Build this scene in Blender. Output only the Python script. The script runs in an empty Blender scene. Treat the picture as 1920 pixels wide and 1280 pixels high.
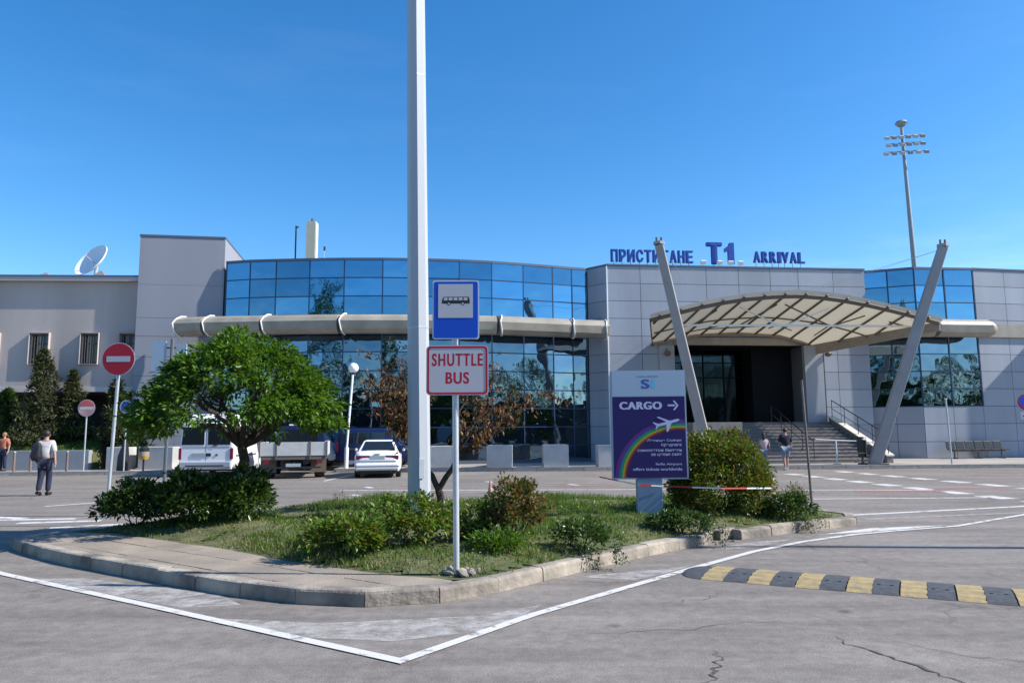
import bpy, bmesh, math, random
import numpy as np
from mathutils import Vector, Matrix, Euler
random.seed(7); rng = np.random.default_rng(7)
R = math.radians; PI = math.pi
scene = bpy.context.scene
COL = scene.collection

# ------------------------------------------------------------------ camera
cam_d = bpy.data.cameras.new('camera'); cam = bpy.data.objects.new('camera', cam_d); COL.objects.link(cam)
cam_d.sensor_width = 36.0; cam_d.lens = 1400/1920*36.0
cam_d.clip_start = 0.1; cam_d.clip_end = 3000
cam.matrix_world = Matrix.Translation((0, 0, 1.6)) @ Matrix.Rotation(R(90+7.004), 4, 'X') @ Matrix.Rotation(-0.008, 4, 'Z')
scene.camera = cam

# ------------------------------------------------------------------ sky and sun
SUN_EL, SUN_FRONT = 39.0, 5.5          # from the right, a touch in front of the facades
world = bpy.data.worlds.new('World'); scene.world = world; world.use_nodes = True
nt = world.node_tree; bg = nt.nodes['Background']
sky = nt.nodes.new('ShaderNodeTexSky'); sky.sky_type = 'NISHITA'; sky.sun_disc = False
sky.sun_elevation = R(SUN_EL); sky.sun_rotation = R(90+SUN_FRONT)
sky.altitude = 600; sky.air_density = 1.0; sky.dust_density = 0.7; sky.ozone_density = 3.0
hs = nt.nodes.new('ShaderNodeHueSaturation'); hs.inputs['Saturation'].default_value = 1.33
nt.links.new(sky.outputs[0], hs.inputs['Color']); bg.inputs[1].default_value = 0.15
# thin high cirrus, faint, streaked along the horizon
tcw = nt.nodes.new('ShaderNodeTexCoord'); mpw = nt.nodes.new('ShaderNodeMapping'); mpw.inputs['Scale'].default_value = (1.6, 1.6, 9.0)
nzw = nt.nodes.new('ShaderNodeTexNoise'); nzw.inputs['Scale'].default_value = 1.7; nzw.inputs['Detail'].default_value = 7; nzw.inputs['Roughness'].default_value = 0.62
rpw = nt.nodes.new('ShaderNodeValToRGB'); rpw.color_ramp.elements[0].position = 0.52; rpw.color_ramp.elements[1].position = 0.80
rpw.color_ramp.elements[0].color = (0, 0, 0, 1); rpw.color_ramp.elements[1].color = (0.30, 0.30, 0.30, 1)
mxw = nt.nodes.new('ShaderNodeMix'); mxw.data_type = 'RGBA'; mxw.inputs[7].default_value = (5.5, 6.2, 7.0, 1)
nt.links.new(tcw.outputs['Generated'], mpw.inputs[0]); nt.links.new(mpw.outputs[0], nzw.inputs['Vector']); nt.links.new(nzw.outputs[0], rpw.inputs[0])
spw = nt.nodes.new('ShaderNodeSeparateXYZ'); nt.links.new(tcw.outputs['Generated'], spw.inputs[0])
fdw = nt.nodes.new('ShaderNodeMapRange'); fdw.inputs[1].default_value = 0.10; fdw.inputs[2].default_value = 0.30; fdw.inputs[3].default_value = 1.0; fdw.inputs[4].default_value = 0.08
nt.links.new(spw.outputs[2], fdw.inputs[0]); mlw = nt.nodes.new('ShaderNodeMath'); mlw.operation = 'MULTIPLY'
nt.links.new(rpw.outputs[0], mlw.inputs[0]); nt.links.new(fdw.outputs[0], mlw.inputs[1]); nt.links.new(mlw.outputs[0], mxw.inputs[0]); nt.links.new(hs.outputs[0], mxw.inputs[6]); nt.links.new(mxw.outputs[2], bg.inputs[0])
sd = bpy.data.lights.new('sun', 'SUN'); sun = bpy.data.objects.new('sun', sd); COL.objects.link(sun)
sd.energy = 4.8; sd.angle = R(0.5); sd.color = (1.0, 0.965, 0.91)
tosun = Vector((math.cos(R(SUN_EL))*math.cos(R(SUN_FRONT)), -math.cos(R(SUN_EL))*math.sin(R(SUN_FRONT)), math.sin(R(SUN_EL))))
sun.rotation_euler = tosun.to_track_quat('Z', 'Y').to_euler()
sun.location = (60, -10, 60)
scene.render.engine = 'CYCLES'
vs = scene.view_settings; vs.view_transform = 'Standard'; vs.look = 'None'; vs.exposure = 0.55; vs.gamma = 1.0
vs.use_curve_mapping = False

# ------------------------------------------------------------------ materials
MATS = {}
def mat(name, col, rough=0.6, metal=0.0, var=0.0, vscale=3.0, bump=0.0, bscale=40.0, spec=0.5, coords='Object', objvar=0.0,
        col2=None, streak=False):
    if name in MATS: return MATS[name]
    m = bpy.data.materials.new(name); m.use_nodes = True; n = m.node_tree; b = n.nodes['Principled BSDF']
    b.inputs['Roughness'].default_value = rough; b.inputs['Metallic'].default_value = metal
    b.inputs['Specular IOR Level'].default_value = spec
    c = (*col, 1); b.inputs['Base Color'].default_value = c
    tc = n.nodes.new('ShaderNodeTexCoord')
    src = tc.outputs[coords] if coords in ('Object', 'Generated') else n.nodes.new('ShaderNodeNewGeometry').outputs['Position']
    out = None
    if var > 0 or col2:
        mp = n.nodes.new('ShaderNodeMapping'); n.links.new(src, mp.inputs[0])
        if streak: mp.inputs['Scale'].default_value = (1, 1, 0.12)
        t = n.nodes.new('ShaderNodeTexNoise'); t.inputs['Scale'].default_value = vscale; t.inputs['Detail'].default_value = 6
        n.links.new(mp.outputs[0], t.inputs['Vector'])
        r = n.nodes.new('ShaderNodeValToRGB'); r.color_ramp.elements[0].position = 0.32; r.color_ramp.elements[1].position = 0.7
        a = col2 if col2 else tuple(x*(1-var) for x in col)
        z = col if col2 else tuple(min(1, x*(1+var)) for x in col)
        r.color_ramp.elements[0].color = (*a, 1); r.color_ramp.elements[1].color = (*z, 1)
        n.links.new(t.outputs[0], r.inputs[0]); out = r.outputs[0]
    if objvar > 0:
        oi = n.nodes.new('ShaderNodeObjectInfo'); mr = n.nodes.new('ShaderNodeMapRange')
        mr.inputs[3].default_value = 1-objvar; mr.inputs[4].default_value = 1+objvar*0.6
        n.links.new(oi.outputs['Random'], mr.inputs[0])
        h = n.nodes.new('ShaderNodeHueSaturation'); n.links.new(mr.outputs[0], h.inputs['Value'])
        if out: n.links.new(out, h.inputs['Color'])
        else: h.inputs['Color'].default_value = c
        out = h.outputs[0]
    if out: n.links.new(out, b.inputs['Base Color'])
    if bump > 0:
        t2 = n.nodes.new('ShaderNodeTexNoise'); t2.inputs['Scale'].default_value = bscale; t2.inputs['Detail'].default_value = 4
        n.links.new(src, t2.inputs['Vector'])
        bp = n.nodes.new('ShaderNodeBump'); bp.inputs['Strength'].default_value = bump; bp.inputs['Distance'].default_value = 0.02
        n.links.new(t2.outputs[0], bp.inputs['Height']); n.links.new(bp.outputs[0], b.inputs['Normal'])
    MATS[name] = m; return m

def leaf_mat(name, cols, transl=0.35, rough=0.45):
    m = bpy.data.materials.new(name); m.use_nodes = True; n = m.node_tree; b = n.nodes['Principled BSDF']
    g = n.nodes.new('ShaderNodeNewGeometry'); r = n.nodes.new('ShaderNodeValToRGB')
    while len(r.color_ramp.elements) < len(cols): r.color_ramp.elements.new(0.5)
    for i, c in enumerate(cols):
        r.color_ramp.elements[i].position = i/(len(cols)-1); r.color_ramp.elements[i].color = (*c, 1)
    n.links.new(g.outputs['Random Per Island'], r.inputs[0]); n.links.new(r.outputs[0], b.inputs['Base Color'])
    b.inputs['Roughness'].default_value = rough; b.inputs['Specular IOR Level'].default_value = 0.35
    t = n.nodes.new('ShaderNodeBsdfTranslucent')
    hsv = n.nodes.new('ShaderNodeHueSaturation'); hsv.inputs['Value'].default_value = 1.6; hsv.inputs['Saturation'].default_value = 1.1
    n.links.new(r.outputs[0], hsv.inputs['Color']); n.links.new(hsv.outputs[0], t.inputs[0])
    mx = n.nodes.new('ShaderNodeMixShader'); mx.inputs[0].default_value = transl
    n.links.new(b.outputs[0], mx.inputs[1]); n.links.new(t.outputs[0], mx.inputs[2])
    n.links.new(mx.outputs[0], n.nodes['Material Output'].inputs[0]); return m

def asphalt_mat():
    m = bpy.data.materials.new('asphalt'); m.use_nodes = True; n = m.node_tree; b = n.nodes['Principled BSDF']
    L = n.links; N = n.nodes.new
    g = N('ShaderNodeNewGeometry')
    def noise(sc, det=5, src=None, rough=0.6):
        t = N('ShaderNodeTexNoise'); t.inputs['Scale'].default_value = sc; t.inputs['Detail'].default_value = det
        t.inputs['Roughness'].default_value = rough
        L.new(src or g.outputs['Position'], t.inputs['Vector']); return t
    def ramp(s, p0, c0, p1, c1):
        r = N('ShaderNodeValToRGB'); r.color_ramp.elements[0].position = p0; r.color_ramp.elements[1].position = p1
        r.color_ramp.elements[0].color = (*c0, 1); r.color_ramp.elements[1].color = (*c1, 1); L.new(s, r.inputs[0]); return r
    def mul(a, bb, fac=1.0):
        x = N('ShaderNodeMix'); x.data_type = 'RGBA'; x.blend_type = 'MULTIPLY'; x.inputs[0].default_value = fac
        L.new(a, x.inputs[6]); L.new(bb, x.inputs[7]); return x.outputs[2]
    base = ramp(noise(0.22, 8).outputs[0], 0.3, (0.215, 0.188, 0.163), 0.72, (0.305, 0.268, 0.235))
    mp = N('ShaderNodeMapping'); mp.inputs['Rotation'].default_value = (0, 0, 0.35); mp.inputs['Scale'].default_value = (0.35, 2.2, 1)
    L.new(g.outputs['Position'], mp.inputs[0])
    st = ramp(noise(1.1, 7, mp.outputs[0]).outputs[0], 0.35, (0.74, 0.735, 0.73), 0.6, (1.0, 1.0, 1.0))
    sp = ramp(noise(70, 3).outputs[0], 0.3, (0.62, 0.62, 0.62), 0.7, (1.32, 1.32, 1.32))
    # oil spots
    v = N('ShaderNodeTexVoronoi'); v.inputs['Scale'].default_value = 0.9; L.new(g.outputs['Position'], v.inputs['Vector'])
    spot = ramp(v.outputs['Distance'], 0.025, (0.45, 0.43, 0.42), 0.075, (1, 1, 1))
    # fine crack network, only in patches
    wv = noise(1.3, 4); addv = N('ShaderNodeVectorMath'); addv.operation = 'MULTIPLY_ADD'
    L.new(wv.outputs['Color'], addv.inputs[0]); addv.inputs[1].default_value = (1.1, 1.1, 0); L.new(g.outputs['Position'], addv.inputs[2])
    vc = N('ShaderNodeTexVoronoi'); vc.feature = 'DISTANCE_TO_EDGE'; vc.inputs['Scale'].default_value = 0.42
    L.new(addv.outputs[0], vc.inputs['Vector'])
    cr = ramp(vc.outputs['Distance'], 0.003, (0.42, 0.40, 0.38), 0.012, (1, 1, 1))
    msk = ramp(noise(0.33, 2).outputs[0], 0.50, (0, 0, 0), 0.58, (1, 1, 1))
    mixc = N('ShaderNodeMix'); mixc.data_type = 'RGBA'; L.new(msk.outputs[0], mixc.inputs[0])
    mixc.inputs[6].default_value = (1, 1, 1, 1); L.new(cr.outputs[0], mixc.inputs[7])
    c = mul(base.outputs[0], st.outputs[0]); c = mul(c, sp.outputs[0], 0.8); md = ramp(noise(7, 6, None, 0.75).outputs[0], 0.3, (0.70, 0.70, 0.70), 0.7, (1.18, 1.18, 1.18)); c = mul(c, md.outputs[0], 0.9); c = mul(c, spot.outputs[0], 0.8); c = mul(c, mixc.outputs[2], 0.45)
    L.new(c, b.inputs['Base Color']); b.inputs['Roughness'].default_value = 0.85; b.inputs['Specular IOR Level'].default_value = 0.25
    bp = N('ShaderNodeBump'); bp.inputs['Strength'].default_value = 0.35; bp.inputs['Distance'].default_value = 0.01
    L.new(noise(90, 2).outputs[0], bp.inputs['Height']); L.new(bp.outputs[0], b.inputs['Normal'])
    return m

def paint_mat(name, col, wear, soft=0.10, amax=1.0):
    m = bpy.data.materials.new(name); m.use_nodes = True; n = m.node_tree; b = n.nodes['Principled BSDF']
    b.inputs['Base Color'].default_value = (*col, 1); b.inputs['Roughness'].default_value = 0.7
    g = n.nodes.new('ShaderNodeNewGeometry'); t = n.nodes.new('ShaderNodeTexNoise')
    t.inputs['Scale'].default_value = 5; t.inputs['Detail'].default_value = 11; t.inputs['Roughness'].default_value = 0.7
    n.links.new(g.outputs['Position'], t.inputs['Vector'])
    r = n.nodes.new('ShaderNodeValToRGB'); r.color_ramp.elements[0].position = wear; r.color_ramp.elements[1].position = wear+soft
    r.color_ramp.elements[0].color = (0, 0, 0, 1); r.color_ramp.elements[1].color = (amax, amax, amax, 1)
    n.links.new(t.outputs[0], r.inputs[0]); n.links.new(r.outputs[0], b.inputs['Alpha']); return m

def glass_mat(name, tint, rough=0.02, wob=0.10, wscale=0.9):
    m = bpy.data.materials.new(name); m.use_nodes = True; n = m.node_tree; b = n.nodes['Principled BSDF']
    b.inputs['Base Color'].default_value = (*tint, 1); b.inputs['Metallic'].default_value = 1.0; b.inputs['Roughness'].default_value = rough
    oi = n.nodes.new('ShaderNodeObjectInfo'); mr = n.nodes.new('ShaderNodeMapRange'); mr.inputs[3].default_value = 0.66; mr.inputs[4].default_value = 1.12
    n.links.new(oi.outputs['Random'], mr.inputs[0]); h = n.nodes.new('ShaderNodeHueSaturation'); h.inputs['Color'].default_value = (*tint, 1)
    n.links.new(mr.outputs[0], h.inputs['Value']); n.links.new(h.outputs[0], b.inputs['Base Color'])
    g = n.nodes.new('ShaderNodeNewGeometry'); t = n.nodes.new('ShaderNodeTexNoise'); t.inputs['Scale'].default_value = wscale
    t.inputs['Detail'].default_value = 1.5; n.links.new(g.outputs['Position'], t.inputs['Vector'])
    bp = n.nodes.new('ShaderNodeBump'); bp.inputs['Strength'].default_value = wob; bp.inputs['Distance'].default_value = 0.1
    n.links.new(t.outputs[0], bp.inputs['Height']); n.links.new(bp.outputs[0], b.inputs['Normal']); return m

M_ASPH = asphalt_mat()
M_PAINT = paint_mat('road_paint_white', (0.62, 0.59, 0.55), 0.33, 0.14)
M_WORN = paint_mat('road_paint_worn', (0.62, 0.59, 0.55), 0.36, 0.26, 0.62)
M_REDP = paint_mat('road_paint_red', (0.50, 0.18, 0.16), 0.38, 0.3, 0.8)
M_CONC = mat('concrete', (0.40, 0.37, 0.32), 0.9, var=0.3, vscale=1.8, bump=0.5, bscale=22, objvar=0.18)
M_SLAB = mat('paving', (0.36, 0.295, 0.225), 0.92, col2=(0.23, 0.19, 0.15), var=0.28, vscale=1.7, bump=0.4, bscale=35, coords='Position', objvar=0.08)
M_WALK = mat('pavement_concrete', (0.36, 0.32, 0.28), 0.9, var=0.2, vscale=0.5, bump=0.3, bscale=25, coords='Position')
M_SOIL = mat('soil', (0.15, 0.14, 0.06), 1.0, col2=(0.055, 0.075, 0.022), var=0.4, vscale=2.2, bump=0.9, bscale=9, coords='Position')
M_PANEL = mat('facade_panel', (0.315, 0.34, 0.385), 0.5, var=0.10, vscale=0.9, objvar=0.09, streak=True, coords='Position')
M_JOINT = mat('joint_dark', (0.10, 0.105, 0.12), 0.8)
M_TOWER = mat('tower_render', (0.265, 0.275, 0.315), 0.85, var=0.05, vscale=0.6, streak=True, bump=0.15, coords='Position')
M_BEIGE = mat('old_render', (0.44, 0.385, 0.355), 0.9, var=0.10, vscale=0.8, streak=True, bump=0.25, bscale=12, coords='Position')
M_COPE = mat('coping', (0.09, 0.12, 0.19), 0.5)
M_FRAME = mat('mullion', (0.02, 0.045, 0.10), 0.4)
M_TUBE = mat('sunshade_metal', (0.33, 0.295, 0.235), 0.5, var=0.18, vscale=1.2, objvar=0.08, bump=0.2, bscale=5)
M_WHITE = mat('white_metal', (0.80, 0.80, 0.80), 0.4)
M_GALV = mat('galvanised', (0.50, 0.53, 0.55), 0.45, metal=0.35, var=0.10, vscale=6)
M_LAMP = mat('lamp_post_paint', (0.44, 0.46, 0.485), 0.45, var=0.05, vscale=2, streak=True)
M_MAST = mat('mast_paint', (0.34, 0.32, 0.31), 0.5, var=0.10, vscale=1.2, bump=0.1)
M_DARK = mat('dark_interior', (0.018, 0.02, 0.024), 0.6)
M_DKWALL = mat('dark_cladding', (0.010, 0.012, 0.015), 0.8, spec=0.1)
M_BLACK = mat('black_plastic', (0.02, 0.02, 0.022), 0.45)
M_RUB = mat('rubber_tyre', (0.025, 0.025, 0.026), 0.8)
M_STEEL = mat('canopy_steel', (0.13, 0.105, 0.085), 0.55)
M_BROWNF = mat('canopy_fascia', (0.30, 0.25, 0.20), 0.6, var=0.1)
M_CARW = mat('car_white', (0.80, 0.80, 0.80), 0.25, spec=0.6)
M_CARB = mat('car_blue', (0.010, 0.02, 0.08), 0.3)
M_CGLASS = mat('car_glass', (0.015, 0.02, 0.025), 0.06, spec=0.8)
M_TAIL = mat('tail_light', (0.17, 0.012, 0.03), 0.3)
M_PLATE = mat('plate', (0.75, 0.75, 0.72), 0.4)
M_BLUE = mat('sign_blue', (0.008, 0.075, 0.50), 0.35)
M_SRED = mat('sign_red', (0.42, 0.01, 0.03), 0.35)
M_SWHITE = mat('sign_white', (0.48, 0.48, 0.51), 0.35)
M_NAVY = mat('panel_navy', (0.022, 0.012, 0.115), 0.35)
M_LBLUE = mat('panel_pale_blue', (0.42, 0.52, 0.60), 0.4)
M_ROOFBLUE = mat('roof_letter_blue', (0.010, 0.06, 0.34), 0.45)
M_POSTB = mat('sign_post_blue', (0.20, 0.28, 0.38), 0.5, var=0.06)
M_YEL = mat('bump_yellow', (0.46, 0.33, 0.13), 0.8, col2=(0.28, 0.22, 0.13), var=0.2, vscale=12, bump=0.3, bscale=60)
M_BRUB = mat('bump_rubber', (0.065, 0.068, 0.075), 0.8, var=0.3, vscale=15, bump=0.4, bscale=60)
M_BARK = mat('bark', (0.045, 0.034, 0.026), 0.95, var=0.3, vscale=12, bump=1.0, bscale=30)
M_SKIN = mat('skin', (0.42, 0.24, 0.17), 0.6)
M_HAIR = mat('hair', (0.02, 0.014, 0.012), 0.6)
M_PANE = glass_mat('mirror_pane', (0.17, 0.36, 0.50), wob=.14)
M_PANE2 = glass_mat('mirror_pane_lower', (0.15, 0.235, 0.315), wob=0.20)  # same glass as the upper rows, tint darkened to stand for dimmer reflections
M_ENTG = glass_mat('entrance_glass', (0.03, 0.045, 0.055), 0.05)

# ------------------------------------------------------------------ mesh builder
class MB:
    def __init__(s): s.v = []; s.f = []; s.m = []
    def add(s, vs, fs, mi=0):
        o = len(s.v); s.v += [tuple(v) for v in vs]; s.f += [tuple(i+o for i in f) for f in fs]; s.m += [mi]*len(fs); return s
    def box(s, x0, x1, y0, y1, z0, z1, mi=0, M=None):
        vs = [Vector((x, y, z)) for z in (z0, z1) for y in (y0, y1) for x in (x0, x1)]
        if M is not None: vs = [M @ v for v in vs]
        return s.add(vs, [(0, 2, 3, 1), (4, 5, 7, 6), (0, 1, 5, 4), (2, 6, 7, 3), (0, 4, 6, 2), (1, 3, 7, 5)], mi)
    def ring_loft(s, rings, mi=0, cap=True):
        n = len(rings[0]); vs = [p for r in rings for p in r]; fs = []
        for i in range(len(rings)-1):
            for j in range(n):
                a = i*n+j; b = i*n+(j+1) % n; fs.append((a, b, b+n, a+n))
        if cap: fs.append(tuple(range(n-1, -1, -1))); fs.append(tuple(range((len(rings)-1)*n, len(rings)*n)))
        return s.add(vs, fs, mi)
    def tube(s, pts, rad, n=8, mi=0, rot=0.0):
        pts = [Vector(p) for p in pts]
        if not hasattr(rad, '__len__'): rad = [rad]*len(pts)
        rings = []; ref = None
        for i, p in enumerate(pts):
            d = (pts[min(i+1, len(pts)-1)]-pts[max(i-1, 0)]).normalized()
            if ref is None:
                ref = Vector((1, 0, 0)) if abs(d.x) < 0.9 else Vector((0, 1, 0))
            u = (ref - d*ref.dot(d)).normalized(); w = d.cross(u); ref = u
            rings.append([p + (u*math.cos(2*PI*k/n+rot)+w*math.sin(2*PI*k/n+rot))*rad[i] for k in range(n)])
        return s.ring_loft(rings, mi)
    def prism(s, poly, z0, z1, mi=0):
        n = len(poly); vs = [(x, y, z0) for x, y in poly]+[(x, y, z1) for x, y in poly]
        fs = [tuple(range(n-1, -1, -1)), tuple(range(n, 2*n))]+[(i, (i+1) % n, (i+1) % n+n, i+n) for i in range(n)]
        return s.add(vs, fs, mi)
    def plate(s, poly, y0, y1, mi=0):         # poly in x,z; faces -y
        n = len(poly); vs = [(x, y0, z) for x, z in poly]+[(x, y1, z) for x, z in poly]
        fs = [tuple(range(n)), tuple(range(2*n-1, n-1, -1))]+[(i, i+n, (i+1) % n+n, (i+1) % n) for i in range(n)]
        return s.add(vs, fs, mi)
    def ball(s, c, r, nu=12, nv=8, mi=0):
        if not hasattr(r, '__len__'): r = (r, r, r)
        vs = [(c[0], c[1], c[2]-r[2])]
        for i in range(1, nv):
            t = -PI/2+PI*i/nv
            for k in range(nu):
                a = 2*PI*k/nu; vs.append((c[0]+r[0]*math.cos(t)*math.cos(a), c[1]+r[1]*math.cos(t)*math.sin(a), c[2]+r[2]*math.sin(t)))
        vs.append((c[0], c[1], c[2]+r[2])); fs = []
        for k in range(nu): fs.append((0, 1+(k+1) % nu, 1+k))
        for i in range(nv-2):
            for k in range(nu):
                a = 1+i*nu+k; b = 1+i*nu+(k+1) % nu; fs.append((a, b, b+nu, a+nu))
        t = len(vs)-1
        for k in range(nu): fs.append((1+(nv-2)*nu+k, 1+(nv-2)*nu+(k+1) % nu, t))
        return s.add(vs, fs, mi)
    def mesh(s, name, mats, smooth=False, fixn=True):
        me = bpy.data.meshes.new(name); me.from_pydata(s.v, [], s.f)
        if not isinstance(mats, (list, tuple)): mats = [mats]
        for m in mats: me.materials.append(m)
        me.polygons.foreach_set('material_index', s.m)
        if fixn:
            bm = bmesh.new(); bm.from_mesh(me); bmesh.ops.recalc_face_normals(bm, faces=bm.faces); bm.to_mesh(me); bm.free()
        if smooth:
            me.polygons.foreach_set('use_smooth', [True]*len(me.polygons))
            try: me.set_sharp_from_angle(angle=R(40))
            except Exception: pass
        me.update(); return me
    def build(s, name, mats, parent=None, smooth=False, bevel=0, **kw):
        return link(name, s.mesh(name, mats, smooth), parent, bevel=bevel, **kw)

def link(name, me, parent=None, loc=None, rot=None, scale=None, bevel=0, label=None, cat=None, group=None, kind=None):
    o = bpy.data.objects.new(name, me); COL.objects.link(o)
    if parent is not None: o.parent = parent
    if loc is not None: o.location = loc
    if rot is not None: o.rotation_euler = rot
    if scale is not None: o.scale = scale
    if bevel:
        b = o.modifiers.new('bevel', 'BEVEL'); b.width = bevel; b.segments = 2; b.limit_method = 'ANGLE'; b.angle_limit = R(40)
    tag(o, label, cat, group, kind); return o
def tag(o, label=None, cat=None, group=None, kind=None):
    if label: o['label'] = label
    if cat: o['category'] = cat
    if group: o['group'] = group
    if kind: o['kind'] = kind
    return o
def thing(name, loc, rz, label, cat, group=None):
    return link(name, None, None, loc=loc, rot=(0, 0, rz), label=label, cat=cat, group=group)
def copy_tree(root, loc=None, rz=None, label=None, parent=None):
    c = root.copy(); COL.objects.link(c)
    if parent is not None: c.parent = parent
    if loc is not None: c.location = loc
    if rz is not None: c.rotation_euler = (0, 0, rz)
    if label: c['label'] = label
    for ch in list(root.children): copy_tree(ch, parent=c)
    return c
_unit = {}
def unit_box(m):
    if m.name not in _unit: _unit[m.name] = MB().box(0, 1, 0, 1, 0, 1).mesh('unit', m)
    return _unit[m.name]
def piece(name, m, parent, x0, x1, y0, y1, z0, z1, rot=None):
    return link(name, unit_box(m), parent, loc=(x0, y0, z0), scale=(x1-x0, y1-y0, z1-z0), rot=rot)

def text_mesh(body, height=None, width=None, depth=0.0004, bold=0.0, shear=0.0, align='CENTER', spacing=1.0):
    cu = bpy.data.curves.new('txt', 'FONT'); cu.body = body; cu.size = 1; cu.extrude = 0.5; cu.offset = min(bold, 0.012); cu.shear = shear
    cu.space_character = spacing
    ob = bpy.data.objects.new('txt', cu); COL.objects.link(ob)
    dg = bpy.context.evaluated_depsgraph_get(); dg.update()
    me = bpy.data.meshes.new_from_object(ob.evaluated_get(dg)); bpy.data.objects.remove(ob); bpy.data.curves.remove(cu)
    co = np.empty(len(me.vertices)*3); me.vertices.foreach_get('co', co); co = co.reshape(-1, 3)
    mn, mx = co.min(0), co.max(0)
    co[:, :2] -= mn[:2]; w, h = (mx-mn)[:2]
    sy = (height/h) if height else width/w; sx = (width/w) if width else sy
    x = co[:, 0]*sx; z = co[:, 1]*sy; y = -co[:, 2]*depth
    W = w*sx
    if bold > 0.012:                       # heavier strokes: shifted copies, each a hair deeper so no faces coincide
        bm = bmesh.new(); bm.from_mesh(me); src = bm.verts[:] + bm.edges[:] + bm.faces[:]; nb = 4; tot = (bold-0.012)*1.6
        for q in range(1, nb):
            r_ = bmesh.ops.duplicate(bm, geom=src); dx = tot*q/(nb-1)
            for g in r_['geom']:
                if isinstance(g, bmesh.types.BMVert): g.co.x += dx; g.co.z *= 1+0.06*q
        bm.to_mesh(me); bm.free()
        co = np.empty(len(me.vertices)*3); me.vertices.foreach_get('co', co); co = co.reshape(-1, 3); mn, mx = co.min(0), co.max(0)
        co[:, :2] -= mn[:2]; w, h = (mx-mn)[:2]
        sy = (height/h) if height else width/w; sx = (width/w) if width else sy; x = co[:, 0]*sx; z = co[:, 1]*sy; y = -co[:, 2]*depth; W = w*sx
    if align == 'CENTER': x = x-W/2
    elif align == 'RIGHT': x = x-W
    out = np.stack([x, y-depth*0.5, z], 1); me.vertices.foreach_set('co', out.ravel()); me.update(); return me
def text_obj(name, body, m, parent, loc, label=None, **kw):
    me = text_mesh(body, **kw); me.materials.clear(); me.materials.append(m)
    return link(name, me, parent, loc=loc, label=label)
def rrect(w, h, r, n=5):
    pts = []
    for cx, cz, a0 in ((w/2-r, h/2-r, 0), (-w/2+r, h/2-r, 90), (-w/2+r, -h/2+r, 180), (w/2-r, -h/2+r, 270)):
        for k in range(n+1):
            a = R(a0+90*k/n); pts.append((cx+r*math.cos(a), cz+r*math.sin(a)))
    return pts
def disc(r, n=32): return [(r*math.cos(2*PI*k/n), r*math.sin(2*PI*k/n)) for k in range(n)]

# leaf clouds -----------------------------------------------------------------
def leaf_mesh(name, P, D, N, L, W, m, fold=0.25):
    """rhombic folded leaves: P base, D direction, N normal"""
    n = len(P); D = D/np.linalg.norm(D, axis=1, keepdims=True)
    S = np.cross(D, N); S /= np.linalg.norm(S, axis=1, keepdims=True)+1e-9; U = np.cross(S, D)
    L = np.asarray(L).reshape(-1, 1); W = np.asarray(W).reshape(-1, 1)
    mid = P+D*L*0.45
    V = np.stack([P, mid+S*W*0.5+U*W*fold, P+D*L, mid-S*W*0.5+U*W*fold], 1).reshape(-1, 3)
    me = bpy.data.meshes.new(name); me.vertices.add(4*n); me.vertices.foreach_set('co', V.ravel().astype(np.float32))
    idx = np.arange(n)*4
    F = np.stack([idx, idx+1, idx+2, idx, idx+2, idx+3], 1).ravel()
    me.loops.add(6*n); me.loops.foreach_set('vertex_index', F.astype(np.int32))
    me.polygons.add(2*n); me.polygons.foreach_set('loop_start', (np.arange(2*n)*3).astype(np.int32))
    me.materials.append(m); me.update(calc_edges=True); me.validate(); return me
def rand_dir(n):
    v = rng.normal(size=(n, 3)); return v/np.linalg.norm(v, axis=1, keepdims=True)
def foliage(centers, radii, per, leaf, asp, m, name, droop=0.2, outfrom=None, shell=0.5):
    P = []; D = []
    for c, r in zip(centers, radii):
        c = np.array(c); r = np.array(r if hasattr(r, '__len__') else (r, r, r))
        k = int(per); d = rand_dir(k); q = shell+(1-shell)*rng.random((k, 1))
        P.append(c+d*r*q)
        o = d.copy()
        if outfrom is not None:
            oo = (c-np.array(outfrom)); oo = oo/(np.linalg.norm(oo)+1e-6); o = o*0.8+oo*0.7
        o = o+rng.normal(size=(k, 3))*0.45; o[:, 2] -= droop; D.append(o)
    P = np.concatenate(P); D = np.concatenate(D); n = len(P)
    N = rng.normal(size=(n, 3))*0.55+np.array([0, 0, 1.0])
    Ls = leaf*(0.6+0.8*rng.random(n))
    return leaf_mesh(name, P, D, N, Ls, Ls*asp, m)

# ------------------------------------------------------------------ ground, road, pavements
MB().box(-900, 900, -500, 1400, -0.5, 0.0).build('ground', M_ASPH, kind='structure')

# far pavement (with a parking bay notch) and its kerb stones
KY = 31.75
pav = MB()
pav.prism([(-60, KY), (-14.2, KY+0.2), (-14.2, 35.2), (-7.6, 35.2), (-7.6, 32.6), (-3, 32.5), (3, 32.0), (45, KY), (45, 60), (-60, 60)], 0.002, 0.15)
pavement = pav.build('pavement', M_WALK, kind='structure')
kerb = link('kerb', None, None, loc=(0, 0, 0), kind='structure')
M_KERB = mat('kerb_concrete', (0.37, 0.34, 0.30), 0.9, var=0.2, vscale=2, bump=0.4, bscale=22, objvar=0.12)
kp = [(-26, KY), (-14.2, KY+0.2), (-14.2, 35.2), (-7.6, 35.2), (-7.6, 32.6), (-3, 32.5), (3, 32.0), (27, KY)]
for (ax, ay), (bx, by) in zip(kp, kp[1:]):
    ln = math.hypot(bx-ax, by-ay); n = max(1, round(ln)); an = math.atan2(by-ay, bx-ax)
    for k in range(n):
        t = k/n
        link('kerb_stone', unit_box(M_KERB), kerb, loc=(ax+(bx-ax)*t+0.12*math.sin(an), ay+(by-ay)*t-0.12*math.cos(an), 0.003),
             scale=(ln/n-0.015, 0.14, 0.150+0.006*random.random()), rot=(0, 0, an))

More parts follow.
